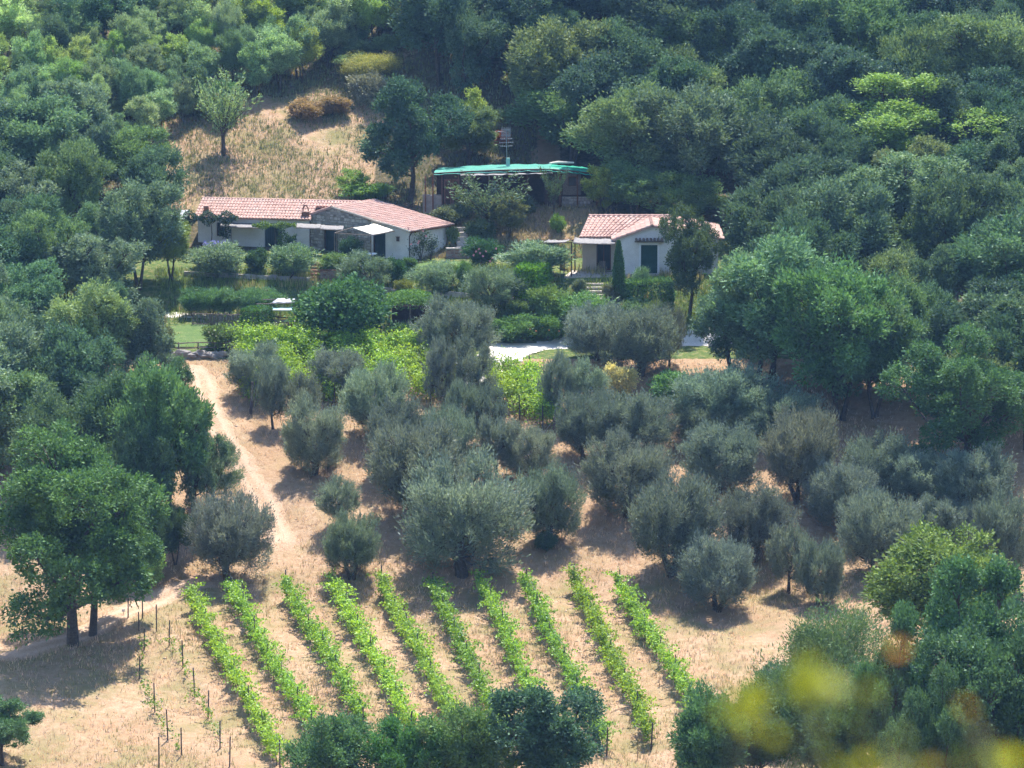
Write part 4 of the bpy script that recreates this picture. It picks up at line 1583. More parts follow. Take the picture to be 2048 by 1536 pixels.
# tarpaulin shade with table
base = at(545, 668)
cn = thing('tarpaulin_shelter', tuple(base), 'pole shade with pale green and grey tarpaulins beside the fig tree', 'canopy')
Yb = base[1]
sagging([P(503, 619, Yb), P(590, 620, Yb), P(590, 613, Yb + 2.0), P(521, 613, Yb + 2.0)], 10, 4, 0.05, 0.03, 21).build('tarpaulin', M['tarp_pale'], cn, True)
sagging([P(543, 605, Yb + 1.6), P(590, 604, Yb + 1.6), P(590, 597, Yb + 3.0), P(556, 596, Yb + 3.0)], 8, 4, 0.02, 0.05, 22).build('tarpaulin', M['sheet'], cn, True)
for q in (P(505, 620, Yb), P(560, 620, Yb), P(524, 613, Yb + 2), P(588, 610, Yb + 2)):
    mb = MB()
    g = float(H(q[0], q[1]))
    mb.tube([(q[0], q[1], g - .2), q], 0.035, 6)
    mb.build('post', M['wood'], cn)
for pa, pb in ((P(500, 620.5, Yb - .05), P(592, 621.5, Yb - .05)), (P(512, 608, Yb + 1.5), P(592, 606, Yb + 1.5)), (P(525, 599, Yb + 2.9), P(592, 599, Yb + 2.9))):
    mb = MB()
    mb.tube([pa, pb], 0.04, 6)
    mb.build('beam', M['wood'], cn)
tb = at(562, 662)
tt = thing('garden_table', tuple(tb), 'pale topped table on brick legs under the tarpaulin shade', 'table')
mb = MB()
mb.box((tb[0] - 1.1, tb[1] - .4), ex, 2.2, ey, .8, tb[2] + .68, tb[2] + .76)
mb.build('table_top', M['step'], tt)
for k in (-.8, .5):
    mb = MB()
    mb.box((tb[0] + k, tb[1] - .3), ex, .3, ey, .6, tb[2] - .2, tb[2] + .678)
    mb.build('leg', M['brick'], tt)
a, b = at(548, 684), at(600, 684)
low_wall('retaining_wall', a, b, 0.6, 0.4, M['brick'], M['step'], 'low ochre retaining wall below the garden table', seed=9)

# creeper-roofed carport
cb = at(818, 672)
ck = thing('creeper_carport', tuple(cb), 'dark pole carport roofed with bright green creeper right of the fig tree', 'carport')
q = [P(778, 612, cb[1] - .2), P(862, 612, cb[1] - .2), P(862, 596, cb[1] + 3.4), P(778, 596, cb[1] + 3.4)]
mb = MB()
mb.slab([q[0], q[1], q[2], q[3]], 0.12)
rfm = mb.build('roof_frame', M['darkwood'], ck)
for p in q + [(q[0] + q[1]) / 2]:
    mb = MB()
    mb.tube([(p[0], p[1], float(H(p[0], p[1])) - .3), p], 0.06, 7)
    mb.build('post', M['wood'], ck)
n = 5200
uu, vv = rng.random(n), rng.random(n)
q4 = [np.array(a) for a in q]
pos = q4[0] * ((1 - uu) * (1 - vv))[:, None] + q4[1] * (uu * (1 - vv))[:, None] + q4[2] * (uu * vv)[:, None] + q4[3] * ((1 - uu) * vv)[:, None]
pos[:, 2] += 0.05 + rng.random(n) * (0.35 + 0.5 * np.sin(uu * 3.1) * np.sin(vv * 3.1)) - 0.45 * (vv < .06) * rng.random(n)
pos[:, :2] += rng.standard_normal((n, 2)) * .1
V_, F_ = leaves(rng, pos - ORG[ck.name], unit(rng.standard_normal((n, 3)) + (0, -.3, .3)), .15, .1)
link('creeper', fast_mesh('creeper', V_, F_, M['leaf'], rng.random(n)), ck, (0.17, 0.28, 0.07))
mb = MB()
mb.box((q[0][0] + .1, cb[1] + 3.0), ex, q[1][0] - q[0][0] - .2, ey, .1, cb[2] - .3, q[0][2] - .1)
mb.build('back_boards', M['darkwood'], ck)


# ------------------------------------------------------------------ porch furniture
def chair(p, rot, label, mt='darkwood'):
    t = thing('garden_chair', tuple(p), label, 'chair')
    t.rotation_euler = (0, 0, rot)
    o = np.array(p)
    mb = MB()
    mb.box(o[:2] + (-.23, -.23), ex, .46, ey, .46, o[2] + .42, o[2] + .46)
    mb.build('seat', M[mt], t)
    for k in range(4):
        mb = MB()
        mb.box(o[:2] + (-.22 + .12 * k, .2), ex, .08, ey, .03, o[2] + .461, o[2] + .92)
        mb.build('back_slat', M[mt], t)
    for a_ in (-.22, .19):
        for b_ in (-.22, .19):
            mb = MB()
            mb.box(o[:2] + (a_, b_), ex, .035, ey, .035, o[2], o[2] + .42)
            mb.build('leg', M[mt], t)


q = P(1128, 550, 299.5)
chair((q[0], q[1], 0.1), 0.6, 'dark wooden chair at the end of the small house porch')
q = P(1206, 545, 300.9)
chair((q[0], q[1], 0.1), 2.9, 'pale wooden chair before the glazed door of the small house', 'wood')
q = P(742, 518, 305.9)
tt = thing('patio_table', (q[0], q[1], 0.06), 'small white table under the cream sail', 'table')
mb = MB()
mb.tube([(q[0], q[1], .78), (q[0], q[1], .82)], .45, 16)
mb.build('table_top', M['white'], tt)
mb = MB()
mb.tube([(q[0], q[1], .0), (q[0], q[1], .78)], .05, 8)
mb.build('leg', M['white'], tt)
# small white marker by the lower path
q = at(247, 1230)
mk = thing('white_marker', tuple(q), 'tiny white marker on a stick beside the lower path', 'marker')
mb = MB()
mb.box((q[0] - .1, q[1] - .06), ex, .2, ey, .025, q[2] + .22, q[2] + .38)
mb.build('plate', M['white'], mk)
mb = MB()
mb.tube([q - (0, 0, .15), q + (0, 0, .36)], .015, 5)
mb.build('stick', M['wood'], mk)

# ------------------------------------------------------------------ vines
def vine_mesh(rg, line, dens, hmid, hspread, thick, shoots, origin, L=0.135, Wd=0.115, fill=1.0):
    """leaves along a trellis; line: (n, 3) ground points"""
    seg = np.linalg.norm(np.diff(line[:, :2], axis=0), axis=1)
    cum = np.concatenate([[0], np.cumsum(seg)])
    tot = cum[-1]
    n = int(tot * dens)
    s = rg.random(n) * tot
    ph = rg.uniform(0, 9, 3)
    prob = 0.6 + 0.32 * np.sin(s * 1.7 + ph[0]) + 0.2 * np.sin(s * 4.3 + ph[1]) + 0.1 * np.sin(s * 0.6 + ph[2])
    s = s[rg.random(n) < prob * fill]
    n = len(s)
    g = np.stack([np.interp(s, cum, line[:, k]) for k in range(3)], -1)
    tdir = unit(line[-1] - line[0])
    side = unit(np.cross(tdir, [0, 0, 1]))
    hv = hmid * (0.88 + 0.14 * np.sin(s * 2.9 + ph[1]) + 0.08 * np.sin(s * 7 + ph[0]))
    lump = 0.75 + 0.5 * np.sin(s * 1.1 + ph[2]) * np.sin(s * 2.3 + ph[0]) + 0.3 * np.sin(s * 5.1 + ph[1])
    lump = np.clip(lump, 0.35, 1.6)
    hv_l = 0.25 * (lump - 0.8)
    pos = g + side * (rg.standard_normal(n) * thick * lump + 0.12 * np.sin(s * 3.3 + ph[1]))[:, None]
    pos[:, 2] += np.clip(hv + hv_l + rg.standard_normal(n) * hspread * (0.6 + 0.45 * lump), 0.3, 9)
    d = unit(rg.standard_normal((n, 3)) * 0.7 + side * np.sign((pos - g) @ side)[:, None] * 0.7 + np.array([0, 0, -0.15]))
    out = [(pos, d)]
    # shoots reaching out of the row
    m = int(tot * shoots)
    for _ in range(m):
        s0 = rg.random() * tot
        p = np.array([np.interp(s0, cum, line[:, k]) for k in range(3)]) + (0, 0, hmid * rg.uniform(0.9, 1.25))
        dr = unit(side * rg.choice([-1, 1]) * rg.uniform(.3, 1.2) + tdir * rg.normal() * 0.6 + np.array([0, 0, rg.uniform(.1, .9)]))
        ln = rg.uniform(0.4, 1.25)
        k = int(ln * 30)
        t = np.linspace(0, 1, k)
        q = p + dr * (t * ln)[:, None] + np.stack([0 * t, 0 * t, -0.35 * t * t * ln], -1) + rg.standard_normal((k, 3)) * 0.05
        out.append((q, unit(rg.standard_normal((k, 3)) + dr * .4)))
    pos = np.concatenate([a for a, b in out]) - origin
    d = np.concatenate([b for a, b in out])
    V_, F_ = leaves(rg, pos, d, L, Wd, 0.9)
    return fast_mesh('vine_foliage', V_, F_, M['vine'], rg.random(len(pos)))


def vine_row(i, a, b, label, h=1.05, thick=0.15, fill=0.85, color=(0.15, 0.25, 0.04), dens=640, group='trellised vine rows below the olive grove', step=4.4, posth=1.75, endpost=True, spread=0.27):
    a, b = np.array(a), np.array(b)
    n = max(4, int(np.linalg.norm(b - a) / 1.0))
    xy = a[:2] + (b[:2] - a[:2]) * np.linspace(0, 1, n)[:, None]
    line = np.concatenate([xy, H(xy[:, 0], xy[:, 1])[:, None]], 1)
    t = thing('vine_row', tuple(line[0]), label, 'vine row', group)
    rg = np.random.default_rng(500 + i)
    link('foliage', vine_mesh(rg, line, dens, h, spread, thick, 5.5, line[0], fill=fill), t, jig(color, .1))
    L = np.linalg.norm(b[:2] - a[:2])
    k = max(2, int(round(L / step)))
    tops = []
    for j in range(k + 1):
        p = a[:2] + (b[:2] - a[:2]) * (j / k)
        z = float(H(*p))
        mb = MB()
        lean = rg.normal(0, .06, 2)
        q = np.array([p[0] + lean[0], p[1] + lean[1], z + posth * rg.uniform(.9, 1.05)])
        r = 0.05 if j in (0, k) and endpost else 0.036
        mb.tube([(p[0], p[1], z - .3), q], [r, r * .85], 6)
        mb.build('post', M['post'], t)
        tops.append((np.array([p[0], p[1], z]), q))
    for f in (0.55, 0.92):
        mb = MB()
        mb.tube([o_ + (q_ - o_) * f for o_, q_ in tops], 0.006, 3)
        mb.build('wire', M['metal'], t)
    for j in range(int(L / 1.1)):
        p = a[:2] + (b[:2] - a[:2]) * ((j + .5) * 1.1 / L)
        z = float(H(*p))
        mb = MB()
        mb.tube([(p[0], p[1], z - .1), (p[0] + rg.normal() * .05, p[1], z + .4), (p[0] + rg.normal() * .1, p[1], z + .8)], [.035, .028, .02], 5)
        mb.build('stem', M['bark'], t)
    return t


rows = [((385, 1190), (562, 1522)), ((462, 1172), (625, 1455)), ((575, 1165), (728, 1450)), ((668, 1160), (824, 1460)), ((765, 1155), (920, 1460)),
        ((866, 1165), (1010, 1470)), ((962, 1155), (1105, 1460)), ((1052, 1160), (1215, 1490)), ((1152, 1150), (1304, 1478)), ((1240, 1160), (1412, 1455))]
for i, (a, b) in enumerate(rows):
    lab = '%s vine row from the left in the lower vineyard, full leafy trellis' % ORD[i]
    vine_row(i, at(a[0] - 2, a[1] + 30), at(b[0] - 2, b[1] + 22), lab, color=(0.22, 0.38, 0.05) if i not in (8,) else (0.27, 0.40, 0.045))
# two young rows: bare posts with a few shoots
young = [([(285, 1237), (313, 1263), (338, 1292), (366, 1336), (390, 1395), (416, 1436), (440, 1497), (459, 1533)], 'young vine row of bare posts beside the leafy rows'),
         ([(256, 1236), (278, 1262), (288, 1300), (278, 1358), (310, 1424), (336, 1480), (363, 1512), (318, 1535)], 'outermost young vine row of bare posts nearest the big leaning tree')]
for k, (pts, lab) in enumerate(young):
    P3 = [at(*p) for p in pts]
    t = thing('vine_row', tuple(P3[0]), lab, 'vine row', 'young vine rows')
    rg = np.random.default_rng(560 + k)
    for j, p in enumerate(P3):
        mb = MB()
        hh = (1.72 if (k == 0 or j > 3) else 1.3) * rg.uniform(.9, 1.05)
        mb.tube([p - (0, 0, .3), p + (rg.normal() * .05, 0, hh)], [.045, .04], 6)
        mb.build('post', M['post'], t)
    ln = np.array(P3[2:7])
    link('foliage', vine_mesh(rg, ln, 34, 0.6, 0.22, 0.08, 0.5, ORG[t.name]), t, (0.17, 0.27, 0.05))
    for f in (0.7, 1.35):
        mb = MB()
        mb.tube([p + (0, 0, f) for p in (P3 if k == 0 else P3[4:7])], .006, 3)
        mb.build('wire', M['metal'], t)
# upper vineyard between the olives
upper = [((486, 700), (510, 815)), ((545, 695), (600, 800)), ((605, 697), (668, 815)), ((668, 700), (735, 800)), ((735, 700), (800, 800)), ((790, 706), (860, 812)),
         ((846, 712), (905, 815)), ((975, 768), (1040, 842)), ((1015, 764), (1085, 860)), ((1062, 766), (1110, 868))]
for i, (a, b) in enumerate(upper):
    lab = '%s vine row from the left in the upper vineyard among the olives' % ORD[i]
    vine_row(20 + i, at(*a), at(*b), lab, h=1.3, thick=0.48, fill=1.2, color=(0.25, 0.40, 0.05), dens=1000, group='vine rows of the upper vineyard', posth=1.8, spread=0.33)
vine_row(35, at(488, 712), at(858, 722), 'long vine row running across the top of the upper vineyard', h=1.5, thick=0.45, fill=1.25, color=(0.25, 0.40, 0.05), dens=800, group='vine rows of the upper vineyard', posth=1.8, spread=0.3)
p = at(501, 828)
t = thing('straining_post', tuple(p), 'thick dark leaning post at the path side of the upper vineyard', 'post')
mb = MB()
mb.tube([p - (0, 0, .3), p + (.16, 0, 2.2)], [.12, .1], 8)
mb.build('pole', M['post'], t)
mb = MB()
mb.tube([p + (.14, 0, 2.0), p + (.9, 0, 1.2)], .012, 4)
mb.build('stay_wire', M['metal'], t)
p = at(1108, 882)
t = thing('straining_post', tuple(p), 'thick dark post standing among the middle olives', 'post')
mb = MB()
mb.tube([p - (0, 0, .3), p + (.03, 0, 1.6)], [.11, .1], 8)
mb.build('pole', M['post'], t)
mb = MB()
mb.tube([p + (.03, 0, 1.5), p + (-.9, 0, .3)], .012, 4)
mb.build('stay_wire', M['metal'], t)
# thin stakes
for i, (px, v) in enumerate(((1275, 1520), (483, 785))):
    p = at(px, v)
    t = thing('thin_stake', tuple(p), ('thin bare stake below the last vine row ends', 'thin grey stake beside the upper vineyard corner')[i], 'stake')
    mb = MB()
    mb.tube([p - (0, 0, .2), p + (.03, 0, 1.0)], [.025, .02], 5)
    mb.build('rod', M['wood'], t)

# ------------------------------------------------------------------ olive grove
OLC = (0.098, 0.118, 0.106)
ROWS = [
    ('in the front row above the vineyard', [(380, 995, 540, 1168), (650, 1030, 757, 1160), (806, 922, 1050, 1150), (1040, 935, 1160, 1090), (1258, 955, 1438, 1158), (1355, 1078, 1507, 1226), (1535, 1050, 1620, 1190), (1590, 1080, 1690, 1212)]),
    ('in the second olive row', [(632, 960, 725, 1060), (745, 850, 935, 1040), (1165, 875, 1340, 1032), (1440, 975, 1580, 1122), (1680, 990, 1832, 1160), (1940, 990, 2060, 1180)]),
    ('in the third olive row', [(565, 800, 690, 952), (732, 805, 850, 960), (840, 820, 945, 970), (955, 835, 1030, 960), (1000, 850, 1112, 965), (1365, 850, 1520, 987), (1525, 825, 1672, 1010), (1608, 930, 1755, 1065), (1820, 995, 1950, 1090)]),
    ('in the fourth olive row', [(513, 735, 578, 862), (568, 750, 640, 860), (685, 735, 820, 882), (893, 765, 965, 900), (945, 775, 1012, 895), (1110, 790, 1232, 925), (1195, 790, 1350, 915), (1345, 800, 1480, 900), (1685, 872, 1830, 1005), (1760, 905, 1900, 1015), (1870, 900, 2030, 1035)]),
    ('in the uppermost olive row', [(455, 692, 575, 792), (622, 702, 730, 788), (850, 680, 920, 832), (905, 682, 990, 840), (1080, 712, 1150, 855), (1130, 722, 1218, 850), (1350, 735, 1545, 870), (1480, 780, 1640, 890)]),
    ('at the roadside below the garden', [(835, 600, 990, 722), (1128, 612, 1250, 722), (1203, 620, 1352, 757), (1310, 618, 1368, 735)]),
]
sizes = lambda w: 'large' if w > 175 else ('small' if w < 105 else 'rounded')
k = 0
for rn, lst in ROWS:
    lst = sorted(lst)
    for j, bx in enumerate(lst):
        w = bx[2] - bx[0]
        key = SMOLIVES[k % 3] if w < 100 else OLIVES[k % 4]
        c = jig(OLC, .2)
        if bx[0] > 1600:
            c = jig((0.105, 0.128, 0.12), .1)
        if bx[0] == 380:
            c = (0.11, 0.118, 0.122)
        sh_ = 0.03 * w
        bx = (bx[0] + sh_, bx[1] + 2, bx[2] - sh_, bx[3])
        by_box(key, *bx, 'olive_tree', '%s grey-green olive, %s from left %s' % (sizes(w), ORD[j], rn), 'olive tree', c, 'olive trees of the grove', base=((bx[0] + bx[2]) / 2, bx[3] - 4))
        k += 1

# ------------------------------------------------------------------ single trees near the houses
by_box(OAKS[1], 732, 168, 912, 404, 'broadleaf_tree', 'tall dark tree standing left of the green-roofed shed', 'tree', (0.042, 0.078, 0.05), base=(822, 402))
by_box('fruit0', 388, 150, 505, 312, 'broadleaf_tree', 'pale young tree with forked bare trunk on the dry clearing', 'tree', (0.11, 0.155, 0.085), base=(447, 310))
by_box(OAKS[2], 1336, 425, 1436, 632, 'broadleaf_tree', 'dark tree with thick trunk before the small house right side', 'tree', (0.04, 0.06, 0.032), base=(1380, 628))
by_box('cypress', 1227, 486, 1250, 616, 'cypress_tree', 'slim dark cypress before the small house', 'cypress', (0.045, 0.085, 0.035), base=(1237, 613))
by_box(FIG, 610, 568, 784, 690, 'fig_tree', 'broad bright green fig tree in the middle of the garden', 'fig tree', (0.058, 0.1, 0.042), base=(697, 686))
by_box('fruit0', 918, 352, 1052, 470, 'fruit_tree', 'upswept grey-green fruit tree before the shed awning', 'fruit tree', (0.058, 0.08, 0.05), base=(978, 468))
by_box(SLIM[1], 985, 392, 1052, 482, 'fruit_tree', 'olive-brown young fruit tree below the shed', 'fruit tree', (0.07, 0.08, 0.04), base=(1018, 480))
by_box('fruit1', 1083, 340, 1134, 440, 'fruit_tree', 'small single fruit tree before the shed right bay', 'fruit tree', (0.052, 0.075, 0.045), base=(1108, 438))
by_box(SLIM[2], 1170, 338, 1240, 435, 'young_tree', 'bright yellow-green bush tree at the shed right end', 'tree', (0.12, 0.15, 0.035), base=(1205, 433))
by_box(BIG[0], -80, 872, 245, 1296, 'broadleaf_tree', 'big spreading tree with leaning trunk at the left edge', 'tree', (0.06, 0.105, 0.04), base=(146, 1292), rot=0.6)
by_box(BIG[1], 60, 890, 318, 1278, 'broadleaf_tree', 'big tree with thick trunk behind the leaning one', 'tree', (0.055, 0.098, 0.04), base=(186, 1272), rot=2.1)
by_box(LIGHT[2], 262, 735, 440, 1060, 'broadleaf_tree', 'airy pale green tree beside the winding path', 'tree', (0.075, 0.13, 0.06), base=(330, 1058))
by_box(SMOLIVES[1], 395, 880, 497, 1015, 'olive_tree', 'thin open olive leaning over the path left side', 'olive tree', (0.085, 0.115, 0.08), base=(430, 1012))
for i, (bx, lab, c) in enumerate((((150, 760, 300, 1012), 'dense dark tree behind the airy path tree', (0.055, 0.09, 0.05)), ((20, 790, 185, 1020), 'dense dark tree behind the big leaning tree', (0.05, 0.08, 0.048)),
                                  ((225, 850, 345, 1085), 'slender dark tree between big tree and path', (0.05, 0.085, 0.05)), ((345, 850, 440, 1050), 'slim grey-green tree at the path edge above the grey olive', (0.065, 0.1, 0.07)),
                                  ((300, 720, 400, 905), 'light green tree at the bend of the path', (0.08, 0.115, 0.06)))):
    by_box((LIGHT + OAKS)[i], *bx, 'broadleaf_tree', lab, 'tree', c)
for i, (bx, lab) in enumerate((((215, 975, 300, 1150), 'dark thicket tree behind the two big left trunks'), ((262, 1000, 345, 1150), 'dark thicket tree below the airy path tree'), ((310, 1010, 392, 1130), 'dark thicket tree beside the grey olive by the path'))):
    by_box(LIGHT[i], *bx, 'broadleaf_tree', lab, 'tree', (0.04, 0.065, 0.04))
for i, (bx, lab) in enumerate((((1440, 1385, 1600, 1600), 'dark bush behind the lowest blurred leaves'), ((1600, 1380, 1760, 1620), 'dark bush under the feathery bushes'), ((1500, 1330, 1640, 1480), 'green bush above the blurred yellow leaves'))):
    by_box(LIGHT[i], *bx, 'broadleaf_tree', lab, 'bush', (0.05, 0.085, 0.05))
by_box(SHRUBS[0], 268, 1098, 330, 1172, 'elder_bush', 'bright green bush below the big left crown', 'bush', (0.11, 0.19, 0.06))
by_box(CHEST, 1752, 1034, 2025, 1300, 'broadleaf_tree', 'light olive-green rounded tree top behind the dark one', 'tree', (0.08, 0.115, 0.03), base=(1890, 1330))
by_box(BIG[2], 1760, 1175, 2090, 1700, 'broadleaf_tree', 'large dark green tree filling the lower right corner', 'tree', (0.045, 0.092, 0.045), base=(1940, 1640))
by_box(BIG[0], 1870, 1260, 2160, 1760, 'broadleaf_tree', 'dark tree cut by the lower right frame corner', 'tree', (0.045, 0.085, 0.045), base=(2010, 1700))
by_box(BIG[1], 1790, 1330, 1990, 1740, 'broadleaf_tree', 'low dark tree under the large corner tree', 'tree', (0.042, 0.082, 0.045), base=(1880, 1740))
by_box(BIG[2], 1690, 1215, 1880, 1660, 'broadleaf_tree', 'dark green tree leaning left of the corner tree', 'tree', (0.048, 0.095, 0.05), base=(1790, 1650))
by_box(BROOM, 1500, 1310, 1730, 1560, 'sumac_bush', 'feathery bluish green bush behind the blurred yellow leaves', 'bush', (0.052, 0.085, 0.042), base=(1615, 1560))
by_box(BROOM, 1560, 1215, 1770, 1420, 'sumac_bush', 'feathery green bush left of the yellowish tree top', 'bush', (0.055, 0.09, 0.042), base=(1660, 1420))
by_box(LIGHT[0], 1350, 1380, 1500, 1640, 'broadleaf_tree', 'dark leafy sapling at the last vine row foot', 'tree', (0.055, 0.11, 0.055), base=(1425, 1640))
for i, (bx, c, kk, lab) in enumerate((((585, 1425, 760, 1640), (0.065, 0.115, 0.055), LIGHT[1], 'grey-green tree top at the bottom edge, leftmost of four'),
                                      ((735, 1440, 900, 1650), (0.055, 0.115, 0.035), LIGHT[2], 'grass-green tree top at the bottom edge, second of four'),
                                      ((850, 1405, 1010, 1640), (0.058, 0.11, 0.042), LIGHT[0], 'mid green tree top at the bottom edge, third of four'),
                                      ((985, 1368, 1185, 1640), (0.055, 0.10, 0.062), OAKS[3], 'bluish green tree top at the bottom edge, tallest of four'))):
    by_box(kk, *bx, 'broadleaf_tree', lab, 'tree', c)
by_box(OAKS[1], -70, 1395, 78, 1530, 'laurel_bush', 'dark green bush cut by the lower left edge', 'bush', (0.055, 0.10, 0.05))

# ------------------------------------------------------------------ garden shrubs
SH = [
    (SPIKY[0], (375, 488, 490, 555), 'rosemary_bush', 'grey-green rosemary mound at the farmhouse terrace left end', 'shrub', (0.085, 0.12, 0.08)),
    (SPIKY[1], (530, 492, 628, 560), 'rosemary_bush', 'pale rosemary bush before the farmhouse green door', 'shrub', (0.10, 0.145, 0.085)),
    (SHRUBS[1], (490, 500, 535, 545), 'laurel_bush', 'dark clipped bush between the two rosemary mounds', 'shrub', (0.035, 0.065, 0.035)),
    (SHRUBS[2], (640, 508, 695, 545), 'lavender_bush', 'low green hedge on the brick planter', 'shrub', (0.075, 0.125, 0.05)),
    (SHRUBS[0], (680, 476, 722, 520), 'potted_laurel', 'round dark laurel between the two farmhouse doors', 'shrub', (0.03, 0.06, 0.035)),
    (SMOLIVES[0], (680, 505, 782, 580), 'olive_bush', 'grey bushy olive before the cream sail', 'shrub', (0.095, 0.13, 0.09)),
    (SHRUBS[1], (772, 518, 812, 568), 'bay_bush', 'clipped dark bay bush below the farmhouse corner', 'shrub', (0.045, 0.085, 0.03)),
    (SHRUBS[2], (800, 516, 834, 545), 'bay_bush', 'low rounded box bush at the farmhouse corner', 'shrub', (0.055, 0.10, 0.035)),
    (SPIKY[0], (828, 525, 915, 592), 'olive_bush', 'silvery garden olive beside the farmhouse lawn', 'shrub', (0.10, 0.14, 0.095)),
    (SMOLIVES[2], (930, 535, 1038, 625), 'olive_bush', 'silvery garden olive above the middle terrace', 'shrub', (0.095, 0.13, 0.09)),
    (SHRUBS[0], (912, 525, 945, 570), 'bay_bush', 'narrow green shrub left of the silvery olive', 'shrub', (0.08, 0.13, 0.05)),
    (SPIKY[1], (1018, 486, 1142, 556), 'olive_bush', 'pale olive bush under the pole pergola', 'shrub', (0.10, 0.145, 0.10)),
    ('lowhedge', (1018, 530, 1112, 592), 'spindle_bush', 'bright lime-green clipped bush before the pergola', 'shrub', (0.12, 0.19, 0.025)),
    (SHRUBS[1], (1145, 558, 1174, 590), 'santolina_bush', 'grey round bush left of the garden steps', 'shrub', (0.08, 0.10, 0.07)),
    (SPIKY[0], (1270, 535, 1300, 600), 'agapanthus_plant', 'pale leafy plant before the small house green door', 'shrub', (0.11, 0.17, 0.10)),
    ('lowhedge', (1252, 560, 1345, 612), 'box_hedge', 'green hedge below the small house front wall', 'shrub', (0.065, 0.115, 0.045)),
    (SHRUBS[2], (1205, 570, 1240, 612), 'lavender_bush', 'grey-mauve bush right of the garden steps', 'shrub', (0.09, 0.09, 0.07)),
    ('boxhedge', (486, 615, 542, 672), 'box_hedge', 'clipped dark cube hedge by the tarpaulin shade', 'shrub', (0.05, 0.10, 0.03)),
    (SHRUBS[0], (408, 650, 472, 696), 'photinia_bush', 'rounded bush with yellowish tips on the lower lawn', 'shrub', (0.085, 0.12, 0.045)),
    (SHRUBS[1], (868, 410, 940, 448), 'broom_bush', 'dry grey-green shrub below the shed doors', 'shrub', (0.09, 0.10, 0.06)),
    (SHRUBS[2], (1028, 392, 1068, 432), 'broom_bush', 'grey shrub below the shed awning post', 'shrub', (0.085, 0.10, 0.07)),
    (SHRUBS[0], (930, 440, 990, 480), 'sage_bush', 'grey-green sage beside the bank steps', 'shrub', (0.08, 0.10, 0.06)),
    (SHRUBS[1], (1100, 430, 1130, 465), 'weed_clump', 'fresh green bush on the dry bank', 'shrub', (0.09, 0.16, 0.04)),
    (SHRUBS[2], (893, 455, 918, 490), 'weed_clump', 'small bush by the farmhouse roof corner', 'shrub', (0.10, 0.13, 0.05)),
    (SHRUBS[0], (1060, 575, 1130, 640), 'grass_clump', 'tall yellow-green weeds left of the garden steps', 'shrub', (0.14, 0.18, 0.06)),
    (SPIKY[1], (1100, 590, 1215, 660), 'fennel_clump', 'tall bright green plants below the garden steps', 'shrub', (0.085, 0.15, 0.05)),
    (SHRUBS[1], (985, 632, 1070, 681), 'canna_bed', 'leafy flower bed beside the gravel road', 'shrub', (0.065, 0.12, 0.04)),
    (SHRUBS[2], (1060, 632, 1130, 681), 'canna_bed', 'leafy flower bed right part with orange blooms', 'shrub', (0.07, 0.125, 0.04)),
    (SHRUBS[1], (1240, 600, 1300, 650), 'cistus_bush', 'soft green bush below the cypress', 'shrub', (0.08, 0.12, 0.065)),
    (SHRUBS[0], (1285, 605, 1345, 655), 'cistus_bush', 'yellowish green bush beside the thick tree trunk', 'shrub', (0.11, 0.13, 0.06)),
    (SHRUBS[2], (770, 650, 850, 690), 'laurel_bush', 'low dark bush before the creeper carport', 'shrub', (0.045, 0.08, 0.03)),
    (SPIKY[0], (690, 366, 790, 402), 'tall_grass_clump', 'tall green grass behind the farmhouse ridge', 'shrub', (0.12, 0.19, 0.05)),
    (SHRUBS[0], (790, 560, 822, 592), 'quince_bush', 'yellow-leaved small bush below the lawn', 'shrub', (0.16, 0.16, 0.04)),
    (SHRUBS[1], (1210, 730, 1270, 800), 'dry_weed_clump', 'bleached straw weeds between road and olives', 'shrub', (0.42, 0.34, 0.2)),
    (SHRUBS[2], (1300, 745, 1380, 800), 'bramble_bush', 'fresh green bramble right of the straw weeds', 'shrub', (0.10, 0.17, 0.07)),
    (SHRUBS[0], (1070, 1062, 1115, 1102), 'juniper_bush', 'dark low bush at the thin olive foot', 'shrub', (0.05, 0.085, 0.05)),
    (SHRUBS[1], (940, 615, 985, 655), 'sage_bush', 'green shrub on the slope behind the roadside olive', 'shrub', (0.08, 0.13, 0.05)),
    (SHRUBS[2], (1010, 600, 1062, 640), 'sage_bush', 'olive-green shrub on the middle terrace slope', 'shrub', (0.09, 0.125, 0.05)),
    (SHRUBS[0], (700, 575, 760, 610), 'creeping_bush', 'leafy shrub behind the fig tree top', 'shrub', (0.07, 0.12, 0.045)),
    (SHRUBS[1], (300, 650, 345, 700), 'cistus_bush', 'brown-green bush at the lawn left end', 'shrub', (0.10, 0.105, 0.06)),
    (SHRUBS[2], (255, 625, 330, 700), 'tamarisk_bush', 'brownish feathery bush left of the lawn', 'shrub', (0.12, 0.105, 0.065)),
    (BROOM, (690, 108, 792, 162), 'broom_bush', 'yellow flowering broom on the upper slope', 'shrub', (0.22, 0.2, 0.06)),
    (SHRUBS[0], (700, 150, 775, 208), 'dead_bush', 'grey leafless-looking bush below the yellow broom', 'shrub', (0.16, 0.15, 0.13)),
    (SHRUBS[1], (575, 200, 640, 240), 'bracken_clump', 'rusty brown bracken at the clearing top', 'shrub', (0.20, 0.13, 0.08)),
    (SHRUBS[2], (630, 195, 700, 232), 'bracken_clump', 'reddish brown bracken right at the clearing top', 'shrub', (0.19, 0.125, 0.075)),
]
for key, bx, nm, lab, cat, c in SH:
    by_box(key, *bx, nm, lab, cat, tuple(v * 0.92 for v in c))
for i in range(5):
    x0 = 358 + i * 36
    by_box(SPIKY[i % 2], x0, 578, x0 + 56, 634, 'oleander_bush', '%s oleander from the left in the hedge above the stake fence' % ORD[i], 'shrub', jig((0.065, 0.12, 0.055), .1), 'oleanders above the stake fence')


